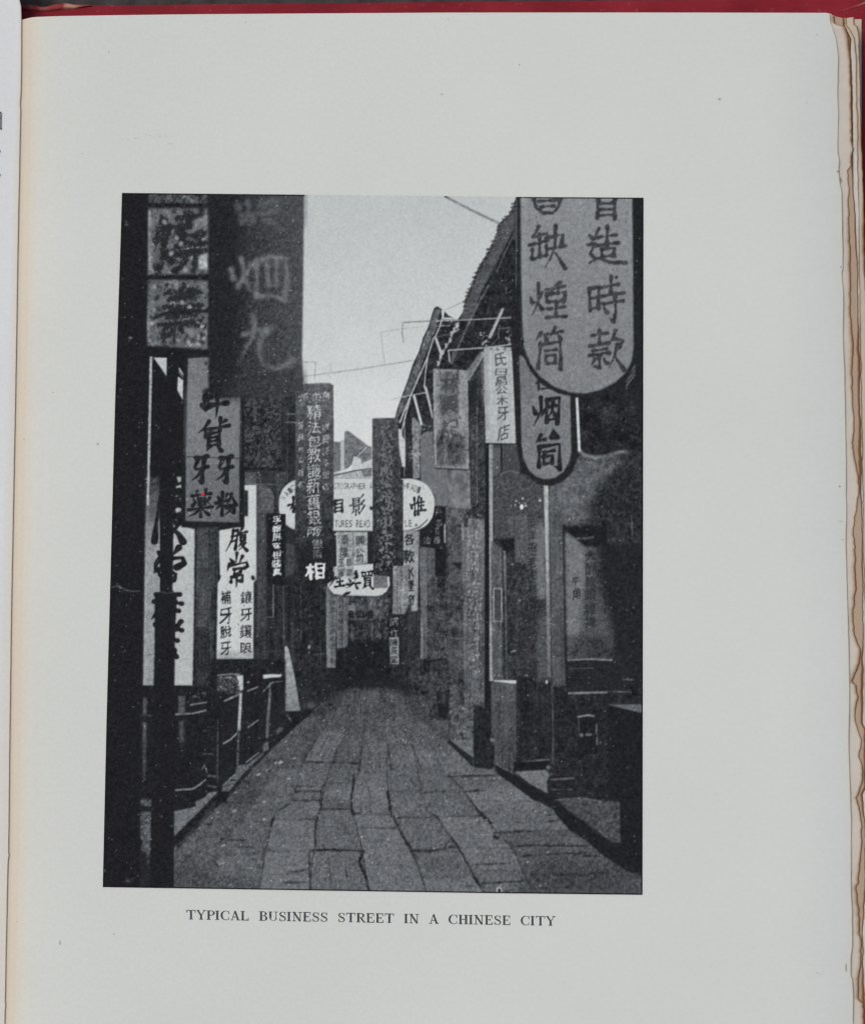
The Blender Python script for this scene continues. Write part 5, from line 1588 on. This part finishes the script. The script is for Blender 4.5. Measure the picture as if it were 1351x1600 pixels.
for i, (pts, w, t) in enumerate([
        ([(0, 605), (150, 600), (320, 597)], 1.6, .19), ([(115, 702), (230, 690)], 1.8, .19), ([(200, 860), (225, 850), (285, 915)], 5.0, .14), ([(300, 975), (560, 965)], 2.2, .18), ([(300, 1000), (330, 1010)], 5, .15),
        ([(440, 1066), (520, 1058), (930, 1062)], 2.4, .16), ([(470, 1132), (700, 1115), (910, 1108)], 2.8, .15), ([(890, 1128), (1000, 1130)], 2.4, .17), ([(540, 1252), (900, 1250), (1060, 1232)], 2.8, .15),
        ([(160, 1188), (400, 1176)], 1.8, .19), ([(215, 1310), (400, 1300), (460, 1298), (545, 1285), (545, 1245)], 2.4, .17), ([(600, 1340), (1000, 1330)], 1.6, .2), ([(410, 1045), (470, 1180)], 1.6, .2),
        ([(580, 785), (610, 800)], 2, .2), ([(440, 905), (480, 910)], 1.8, .2), ([(640, 860), (700, 855)], 2.2, .18), ([(640, 905), (720, 895)], 2.0, .19), ([(1040, 1190), (1050, 1230)], 1.6, .2),
        ([(690, 1265), (760, 1300)], 1.4, .2), ([(20, 1010), (70, 1070), (130, 1190), (160, 1250), (220, 1350)], 2.6, .17), ([(0, 1075), (60, 1070)], 2, .19), ([(290, 1045), (560, 1045)], 1.0, .25),
        ([(120, 1330), (160, 1325)], 2, .18), ([(330, 560), (420, 620), (480, 680)], 1, .26), ([(0, 868), (190, 862)], 1.2, .24)]):
    joint(pts, w * 1.1, t - .03, a=1, seed=1200 + i, F=A7)
for i, (pts, w, t) in enumerate([
        ([(780, 712), (1040, 716)], 1.4, .17), ([(880, 832), (1130, 836)], 1.4, .2), ([(1130, 820), (1100, 960), (1060, 1080)], 1.6, .2), ([(1250, 700), (1351, 702)], 1.2, .2), ([(1285, 605), (1351, 608)], 1, .22),
        ([(1285, 610), (1240, 720), (1180, 760)], 1.2, .22), ([(1270, 640), (1351, 642)], 1, .22), ([(710, 850), (740, 850)], 3, .14), ([(800, 945), (960, 955)], 2.4, .17), ([(910, 995), (1000, 995)], 2, .18),
        ([(510, 1155), (600, 1158)], 1.6, .18), ([(930, 570), (1000, 590)], 1.8, .18), ([(1190, 530), (1120, 640)], 1, .22), ([(1140, 790), (1120, 860)], 2.2, .17), ([(560, 1060), (600, 1060)], 4.5, .14),
        ([(640, 1210), (650, 1250)], 2.2, .17), ([(760, 1090), (780, 1120)], 3, .2), ([(1250, 1160), (1340, 1145)], 1.2, .2), ([(1200, 1225), (1340, 1222)], 1.8, .2), ([(1130, 1200), (1120, 1270)], 1, .24)]):
    joint(pts, w * 1.1, t - .03, a=1, seed=1500 + i, F=A5)
# the narrow joints running away towards the far end
for k_, (xa, ya, xb, yb_) in enumerate([(548, 1085, 540, 1125), (556, 1082, 553, 1118), (563, 1080, 563, 1112), (571, 1082, 573, 1125), (580, 1080, 584, 1118), (588, 1082, 594, 1115), (597, 1084, 607, 1122), (606, 1086, 620, 1120),
                                       (532, 1090, 518, 1128), (524, 1100, 506, 1136), (512, 1150, 500, 1176), (528, 1160, 520, 1190), (545, 1165, 541, 1200), (583, 1128, 585, 1160), (618, 1140, 630, 1166), (632, 1130, 650, 1160),
                                       (652, 1140, 676, 1172), (672, 1170, 694, 1204), (476, 1186, 462, 1215), (490, 1200, 482, 1226), (450, 1222, 440, 1246), (640, 1210, 650, 1232), (590, 1150, 592, 1200), (574, 1170, 576, 1205)]):
    joint([(xa, ya), (xb, yb_)], 1.1, .2, a=.75, seed=2000 + k_)
for k_ in range(38):
    r_ = np.random.default_rng(3000 + k_)
    y = 1088 + 110 * r_.random()
    x = float(BF[0](y)) + (float(BF[8](y)) - float(BF[0](y))) * r_.random()
    joint([(x, y), (x + r_.uniform(6, 16), y + r_.normal() * .8)], .9, .22, a=.6, seed=2100 + k_)
# litter and glints on the stones
rl = np.random.default_rng(77)
for x, y, r in ((1040, 533, 4), (890, 765, 4), (780, 775, 3), (1080, 705, 4), (895, 648, 3), (810, 1100, 4), (915, 1088, 3), (995, 1132, 3), (860, 1238, 4), (1215, 322, 3), (1180, 455, 5), (815, 985, 4), (1270, 428, 3),
                (1090, 505, 2.4), (1075, 820, 3), (560, 1060, 2), (1235, 560, 3), (1150, 458, 3), (1310, 530, 3)):
    Dot(150 + x / 4.094, 1080 + y / 4.094, r * .9, r * .45, .62, b=.5, a=.9, ang=-.3)
for _ in range(420):
    y = rl.uniform(1120, 1392)
    xa, xb = float(BF[0](y)), float(BF[8](y))
    x = xa + (xb - xa) * rl.random() ** 1.7
    Dot(x, y, rl.uniform(.5, 1.7), rl.uniform(.4, .9), rl.choice([.2, .22, .5, .46]), b=.45, a=rl.uniform(.3, .8), ang=rl.uniform(-.5, .2))
for _ in range(70):
    y = rl.uniform(1240, 1392)
    x = float(BF[0](y)) + rl.random() * 150
    Dot(x, y, rl.uniform(2, 8), rl.uniform(1, 3), rl.choice([.2, .24, .33]), b=1.2, a=rl.uniform(.2, .5), ang=rl.uniform(-.3, .1))
Ln(A7, [(640, 1200), (670, 1290), (690, 1380)], 1.2, .55)
Ln(A7, [(320, 1365), (325, 1340), (345, 1340), (352, 1365)], 2.0, .72)
Dot(700 + 338 / 4.222, 1070 + 1357 / 4.222, 2.4, 3, .12)
Ln(A7, [(1180, 1215), (1195, 1240)], 1.8, .6)
# the street sinks into the dark at its far end and along both kerbs
P(PX, [(500, 1060), (640, 1060), (650, 1085), (600, 1078), (560, 1078), (505, 1092)], .15, b=3.5, a=.7, id_=False)
P(PX, [(840, 1330), (1010, 1350), (1010, 1402), (800, 1402)], .22, b=14, a=.75, id_=False, n=.03, tx='m')
P(PX, [(262, 1330), (330, 1360), (420, 1402), (250, 1402)], .27, b=14, a=.6, id_=False, n=.03, tx='m')
Ln(PX, [(628, 1082), (655, 1116), (700, 1160)], 7, .22, b=2.5, a=.6)

part('kerb', 'left kerb stones with a paler platform top')
P(A5, [(1320, 150), (1351, 130), (1351, 165), (1100, 375), (1085, 395), (1060, 400), (850, 640), (830, 705), (780, 700), (765, 690), (640, 865), (515, 985), (505, 930), (780, 640), (880, 540), (1070, 400), (1200, 245)], .135, n=.02, tx='m', b=.8)
P(A5, [(620, 880), (765, 700), (770, 740), (640, 880), (520, 1020), (515, 980)], .20, n=.03, tx='m', b=1)
P(A5, [(500, 768), (640, 738), (638, 705), (700, 675), (720, 650), (785, 638), (640, 790), (500, 928)], .41, n=.035, tx='m', b=.6)
P(A5, [(820, 600), (895, 520), (900, 475), (975, 465), (1060, 395), (1075, 400), (940, 530), (850, 640), (800, 640)], .36, n=.035, tx='m', b=.6)
P(A5, [(1080, 330), (1150, 310), (1180, 280), (1100, 375), (1068, 395), (1065, 350)], .36, n=.035, b=.6)
P(A5, [(1150, 250), (1180, 225), (1205, 240), (1165, 300)], .33, n=.03, b=.7)
P(A5, [(1215, 150), (1325, 150), (1260, 195), (1240, 190)], .27, n=.03, b=.7)
Ln(A5, [(810, 606), (892, 530)], 2.2, .48)
Ln(A5, [(960, 456), (1042, 392)], 2.2, .48)
Ln(A5, [(860, 568), (895, 568)], 2.4, .13)
P(A5, [(780, 640), (845, 645), (835, 705), (790, 700)], .11, b=.7)
Dot(486, 1102, 6.5, 5, .30, b=.8)
P(A6, [(100, 245), (210, 250), (290, 240), (160, 330), (0, 480), (0, 440), (150, 300)], .13, b=.8)

part('kerb', 'dark right kerb stones edging the raised side walk')
P(A7, [(0, 360), (30, 375), (165, 495), (165, 545), (60, 440), (0, 385)], .15, b=.7)
P(A7, [(300, 510), (320, 530), (430, 590), (500, 640), (640, 720), (720, 755), (830, 850), (900, 915), (1000, 1000), (1090, 1050), (1140, 1055), (1160, 1110), (1290, 1160), (1290, 1240), (1200, 1240), (1100, 1180), (1000, 1110),
       (900, 1020), (800, 960), (700, 845), (690, 800), (560, 760), (400, 640), (320, 585)], .128, n=.014, b=.9)
P(A7, [(438, 572), (640, 560), (668, 590), (650, 640), (655, 715), (540, 655)], .43, n=.03, tx='m', b=.6)
P(A7, [(20, 368), (165, 360), (165, 480)], .40, n=.03, tx='m', b=.6)
P(A7, [(275, 350), (310, 355), (310, 378), (275, 372)], .42, b=.6)
P(A7, [(715, 752), (870, 745), (1000, 765), (1130, 770), (1135, 1042), (1070, 1035), (900, 905), (790, 830)], .285, n=.035, tx='m', b=.8)
Ln(A7, [(700, 760), (870, 745), (1000, 765), (1020, 785)], 1.6, .42, a=.8)
Ln(A7, [(840, 870), (1130, 872)], 1.0, .22, a=.8)
Ln(A7, [(300, 515), (430, 585)], 2.2, .36, a=.8)
part('pillar', 'dark square post foot standing on the right kerb', SHOP_R)
P(A7, [(165, 165), (275, 140), (275, 370), (305, 400), (300, 545), (270, 555), (170, 545)], .145, n=.02, tx='m', b=.7)
Blot(748, 1160, 770, 1195, .24, 14, 2, 111, b=.8, a=.6)
part('pillar', 'black post running down the right margin of the picture', SHOP_R)
P(A7, [(1132, 740), (1290, 700), (1290, 1200), (1140, 1100)], .128, n=.01, b=.8)
part('pole', 'black pole standing in front of the long white board at the left')
P(PX, [(249, 745), (272, 740), (271, 860), (270, 922), (277, 930), (274, 985), (273, 1070), (272, 1250), (272, 1402), (233, 1402), (236, 1270), (240, 1262), (240, 1080), (242, 1000), (242, 930), (250, 925), (250, 830)], .12, n=.008, b=.7)
Ln(PX, [(250, 925), (262, 927), (272, 925)], 1.6, .3, a=.8)
Dot(251, 1251, 1, 1.5, .45)
Dot(253, 1276, 1, 1.8, .4)
P(A5, [(288, 692), (355, 690), (355, 735), (288, 730)], .32, n=.05, tx='m', b=1)
P(A5, [(285, 772), (352, 770), (350, 1000), (340, 1100), (328, 1100), (320, 1030), (285, 1010), (300, 960), (285, 940)], .33, n=.05, tx='m', b=.8)
P(A5, [(170, 1220), (200, 1200), (245, 1195), (235, 1215), (190, 1235)], .22, n=.05, b=1.5, a=.8)

# ---- the halftone: fine even grain over everything, a touch of softness from the old lens
soft = gauss(LUM, 0.45)
g_ = 0.011 + 0.010 * np.clip(soft * 2.2, 0, 1) * np.clip(1.15 - soft * 1.3, .06, 1)
LUM = soft + g_ * (0.8 * NF + 0.35 * N2) + .004 * N40 * (soft > .3)
rw = np.random.default_rng(404)
spk = (rw.random(LUM.shape) > .9992) & (soft < .45)
LUM += gauss(spk.astype(np.float32) * .9, .6)
LUM = np.clip(LUM - .014 * np.clip(1 - LUM / .5, 0, 1), 0.075, 0.84)

# ---- lay the print on the page as pieces of one sheet
NXc, NYc = 672, 872
u = np.linspace(0, 1, NXc + 1)
v_ = np.linspace(0, 1, NYc + 1)
yl = 301.5 + (1386 - 301.5) * v_
yr = 309 + (1398 - 309) * v_
xl, xr = f_left(yl), f_right(yr)
GX = xl[:, None] * (1 - u) + xr[:, None] * u
tt_, bb_ = f_top(GX[0]), f_bot(GX[-1])
GY = (tt_[None, :] * (1 - v_[:, None]) + bb_[None, :] * v_[:, None])


def samp(A, X, Y):
    fx2 = np.clip(X - PX0 - .5, 0, CWI - 1.001)
    fy2 = np.clip(Y - PY0 - .5, 0, CHE - 1.001)
    ix, iy = fx2.astype(int), fy2.astype(int)
    tx, ty = fx2 - ix, fy2 - iy
    return (A[iy, ix] * (1 - tx) + A[iy, ix + 1] * tx) * (1 - ty) + (A[iy + 1, ix] * (1 - tx) + A[iy + 1, ix + 1] * tx) * ty


SV = samp(LUM, GX, GY)
# ink is a little denser right at the plate's edge
ed = np.minimum(np.minimum(np.arange(NXc + 1)[None, :], NXc - np.arange(NXc + 1)[None, :]), np.minimum(np.arange(NYc + 1)[:, None], NYc - np.arange(NYc + 1)[:, None]))
SV = np.where((ed < 1.5) & (SV < .6), np.minimum(SV, .10), SV)
IV = IDS[np.clip(((GY[:-1, :-1] + GY[1:, 1:]) / 2 - PY0).astype(int), 0, CHE - 1), np.clip(((GX[:-1, :-1] + GX[1:, 1:]) / 2 - PX0).astype(int), 0, CWI - 1)]
IV[IV == 0] = SHOP_L
WX = (GX - CX) * S
WY = -(GY - CY) * S
tint_x = [0.0, .12, .36, .5, .76, 1.0]
rgb = np.stack([np.interp(SV, tint_x, [0.0, .118, .352, .486, .748, 1.0]), np.interp(SV, tint_x, [0, .124, .367, .500, .772, 1.0]), np.interp(SV, tint_x, [0.02, .133, .376, .508, .762, 1.0])], -1)
alb = np.clip(srgb2lin(rgb) / np.array(LIGHT), 0, .8).astype(np.float32)

mp_ = Mat('halftone_ink', 0.75, 0.08)
pa = mp_.attr('ink')
dots = mp_.ramp(mp_.noise(5200, 2), [(0.3, 0.94), (0.7, 1.0)])
mp_.base(mp_.mix(1.0, pa.outputs['Color'], dots, 'MULTIPLY'))
M_print = mp_.m

picture = empty('printed_picture', 'black and white picture of a narrow signboard hung street, printed on the right page', 'picture', W(190, 302, Z0))
PO = np.array(picture.location)


def piece(name, pid, parent):
    sel = IV == pid
    if sel.sum() < 3:
        return None
    j, i = np.nonzero(sel)
    w = NXc + 1
    q = np.stack([(j + 1) * w + i, (j + 1) * w + i + 1, j * w + i + 1, j * w + i], 1)
    uq, inv = np.unique(q, return_inverse=True)
    co = np.empty((len(uq), 3), np.float32)
    co[:, 0] = WX.ravel()[uq] - PO[0]
    co[:, 1] = WY.ravel()[uq] - PO[1]
    co[:, 2] = 0.00012
    me = bpy.data.meshes.new(name)
    me.vertices.add(len(uq))
    me.vertices.foreach_set('co', co.ravel())
    me.loops.add(q.size)
    me.loops.foreach_set('vertex_index', inv.astype(np.int32).ravel())
    me.polygons.add(len(q))
    me.polygons.foreach_set('loop_start', np.arange(0, q.size, 4, dtype=np.int32))
    me.update(calc_edges=True)
    ca = me.color_attributes.new('ink', 'FLOAT_COLOR', 'POINT')
    c4 = np.ones((len(uq), 4), np.float32)
    c4[:, :3] = alb.reshape(-1, 3)[uq]
    ca.data.foreach_set('color', c4.ravel())
    me.materials.append(M_print)
    o = bpy.data.objects.new(name, me)
    return link(o, parent)


def islands(pid):
    """split a large field of the print into its separate connected areas"""
    full = IV == pid
    if not full.any():
        return
    rj, ri = np.nonzero(full.any(1))[0], np.nonzero(full.any(0))[0]
    win = (slice(rj[0], rj[-1] + 1), slice(ri[0], ri[-1] + 1))
    sel = full[win]
    V = IV[win]
    lab = np.where(sel, np.arange(sel.size).reshape(sel.shape), -1)
    for _ in range(4000):
        new = lab.copy()
        for ax, d in ((0, 1), (0, -1), (1, 1), (1, -1)):
            sh = np.roll(lab, d, ax)
            if ax == 0:
                sh[0 if d == 1 else -1] = -1
            else:
                sh[:, 0 if d == 1 else -1] = -1
            new = np.where(sel, np.maximum(new, sh), -1)
        # jump: let each cell take the label its label-cell holds
        fl = new.ravel()
        fl = np.where(fl >= 0, fl[np.maximum(fl, 0)], -1)
        new = np.maximum(new, fl.reshape(new.shape))
        if (new == lab).all():
            break
        lab = new
    ids_, n_ = np.unique(lab[sel], return_counts=True)
    order = np.argsort(-n_)
    for k in order[1:]:
        m_ = lab == ids_[k]
        if n_[k] < 400:
            # a sliver joins whatever it touches
            jj, ii = np.nonzero(m_)
            nb = []
            for dj, di in ((1, 0), (-1, 0), (0, 1), (0, -1)):
                a_, b_ = np.clip(jj + dj, 0, V.shape[0] - 1), np.clip(ii + di, 0, V.shape[1] - 1)
                v__ = V[a_, b_]
                nb += list(v__[v__ != pid])
            if nb:
                V[m_] = max(set(nb), key=nb.count)
        else:
            PARTS.append(PARTS[pid - 1])
            V[m_] = len(PARTS)


for pid in (SHOP_L, SHOP_R, STREET, SKY, ROOF1, ROOF2):
    islands(pid)
for pid in [i + 1 for i, q in enumerate(PARTS) if q[0] in ('shop_front', 'shop_wall', 'kerb', 'shop_counter', 'cabinet', 'signboard', 'panel', 'post', 'pillar')]:
    if pid not in (SHOP_L, SHOP_R):
        islands(pid)
OBJ = {}


def depth_of(pid):
    return 1 if PARTS[pid - 1][1] == 0 else 1 + depth_of(PARTS[pid - 1][1])


for pid, (nm, par, lab) in enumerate(PARTS, 1):
    while par and depth_of(par) > 1:
        par = PARTS[par - 1][1]
    if par and nm != 'lettering' and nm != 'paving_stone':
        par = 0                       # a building's pieces stay parts of the print
    o = piece(nm, pid, OBJ.get(par) or picture)
    if o is None:
        continue
    if lab:
        o['label'] = lab
    OBJ[pid] = o

# red fleck on the print
M_red = Mat('red_fleck', .6, .3)
M_red.base((.62, .02, .03))
zf_pic = lambda x, y: Z0 + .00014
flat_poly('red_fleck', [(314, 771), (317, 770), (320, 772), (318, 774.5), (315, 774)], M_red.m, None, .00004, zf_pic).parent = None
fleck = bpy.data.objects['red_fleck']
fleck['label'] = 'tiny bright red fleck on the grey tooth powder board of the picture'
fleck['category'] = 'fleck'

# ================================================================ caption, drawn letter by letter (an old-style roman face)
CAPT = 'TYPICAL BUSINESS STREET IN A CHINESE CITY'


def arc(cx, cy, rx, ry, a0, a1, w0, w1, n=12):
    """a swelling curved stroke: thin at the ends, w1 at the middle"""
    o_, i_ = [], []
    for k in range(n + 1):
        f = k / n
        a = math.radians(a0 + (a1 - a0) * f)
        w = w0 + (w1 - w0) * math.sin(math.pi * f)
        o_.append((cx + (rx + w / 2) * math.cos(a), cy + (ry + w * .25) * math.sin(a)))
        i_.append((cx + (rx - w / 2) * math.cos(a), cy + (ry - w * .25) * math.sin(a)))
    return [[o_[k], o_[k + 1], i_[k + 1], i_[k]] for k in range(n)]


def stem(x, y0=0, y1=1, w=.18, sf=.26, top=True, bot=True):
    """upright stroke with bracketed serifs, unit height (0 foot, 1 head)"""
    r = [[(x - w / 2, y0), (x + w / 2, y0), (x + w / 2, y1), (x - w / 2, y1)]]
    for on, y, d in ((bot, y0, 1), (top, y1, -1)):
        if on:
            r.append([(x - sf / 1.5, y), (x + sf / 1.5, y), (x + sf / 1.5, y + .05 * d), (x + w / 2, y + .1 * d), (x - w / 2, y + .1 * d), (x - sf / 1.5, y + .05 * d)])
    return r


def bar(x0, y0, x1, y1, w=.085):
    d = math.hypot(x1 - x0, y1 - y0)
    nx, ny = -(y1 - y0) / d * w / 2, (x1 - x0) / d * w / 2
    return [[(x0 + nx, y0 + ny), (x1 + nx, y1 + ny), (x1 - nx, y1 - ny), (x0 - nx, y0 - ny)]]


def tick(x, y0, y1, w=.06):
    return [[(x - w / 2, y0), (x + w / 2, y0), (x + w / 2, y1), (x - w / 2, y1)]]


def letter(c):
    if c == 'I':
        return stem(.18), .36
    if c == 'T':
        return stem(.42, top=False) + bar(.04, .97, .80, .97) + tick(.06, .74, 1) + tick(.78, .74, 1), .84
    if c == 'Y':
        return stem(.42, 0, .5, top=False) + bar(.14, .98, .42, .46, .15) + bar(.70, .98, .43, .46, .06) + bar(.02, .98, .28, .98) + bar(.58, .98, .84, .98), .84
    if c == 'P':
        return stem(.2) + arc(.40, .74, .25, .24, 92, -92, .07, .17) + bar(.2, .97, .42, .97) + bar(.2, .48, .42, .48), .72
    if c == 'R':
        return stem(.2) + arc(.40, .75, .24, .23, 92, -92, .07, .17) + bar(.2, .97, .42, .97) + bar(.2, .50, .42, .50) + bar(.40, .5, .70, .03, .15) + bar(.62, .03, .82, .03), .82
    if c == 'B':
        return stem(.2) + arc(.40, .76, .21, .22, 92, -92, .07, .16) + arc(.40, .27, .26, .25, 92, -92, .07, .17) + bar(.2, .97, .42, .97) + bar(.2, .53, .42, .53) + bar(.2, .03, .42, .03), .76
    if c == 'C':
        return arc(.46, .5, .36, .48, 48, 312, .06, .18, 18) + tick(.72, .66, .98) + tick(.72, .06, .3, .04), .82
    if c == 'A':
        return bar(.14, .02, .40, 1, .06) + bar(.68, .02, .40, 1, .16) + bar(.22, .34, .60, .34) + bar(.02, .03, .27, .03) + bar(.54, .03, .84, .03), .84
    if c == 'L':
        return stem(.2, bot=False) + bar(.06, .03, .68, .03) + tick(.68, 0, .3) + bar(.3, .03, .68, .1, .04), .74
    if c == 'E':
        return stem(.2, top=False, bot=False) + bar(.06, .97, .66, .97) + bar(.06, .03, .68, .03) + bar(.2, .52, .5, .52) + tick(.66, .72, 1) + tick(.68, 0, .29) + tick(.5, .4, .64, .05), .76
    if c == 'H':
        return stem(.2) + stem(.68) + bar(.2, .52, .68, .52), .88
    if c == 'N':
        return stem(.18, w=.06) + stem(.70, w=.06, bot=False) + bar(.14, 1, .70, .0, .17), .88
    if c == 'U':
        return stem(.2, .3, 1, bot=False) + stem(.68, .3, 1, w=.06, bot=False) + arc(.44, .3, .25, .27, 180, 360, .12, .07), .88
    if c == 'S':
        return arc(.34, .73, .21, .24, 30, 250, .06, .13) + arc(.34, .26, .23, .24, 75, -150, .13, .10) + bar(.2, .60, .5, .42, .17) + tick(.56, .68, .98, .05) + tick(.10, .03, .33, .05), .66
    return [], .5


caption = bpy.data.objects.new('caption', None)
link(caption, right_page)
caption['label'] = 'small black capitals reading TYPICAL BUSINESS STREET IN A CHINESE CITY under the picture'
caption.empty_display_size = .005
x0c, y0c, x1c, y1c = 291.5, 1436.5, 868.5, 1446.5      # baseline ends
adv = []
for ch in CAPT:
    adv.append(.90 if ch == ' ' else letter(ch)[1] + .14)
hcap = 14.5
tot = sum(adv) * hcap
sx_ = (x1c - x0c) / tot
ang_ = math.atan2(y1c - y0c, x1c - x0c)
cur = 0.0
for ch, ad in zip(CAPT, adv):
    if ch != ' ':
        polys = []
        for pl in letter(ch)[0]:
            polys.append([(x0c + (cur + (px_ * 1.13 - .04) * hcap) * sx_, y0c - py_ * hcap + (cur + px_ * hcap) * sx_ * math.tan(ang_)) for px_, py_ in pl])
        vs, fs = [], []
        for k_, pl in enumerate(polys):
            b_ = len(vs)
            vs += [W(x, y, Z0 + .00005 + .000002 * k_) for x, y in pl]
            ar = sum(pl[i][0] * pl[(i + 1) % len(pl)][1] - pl[(i + 1) % len(pl)][0] * pl[i][1] for i in range(len(pl)))
            idx = list(range(b_, b_ + len(pl)))
            fs.append(tuple(idx if ar < 0 else idx[::-1]))
        o = mesh_obj('letter', vs, fs, M_ink, caption)
    cur += ad * hcap
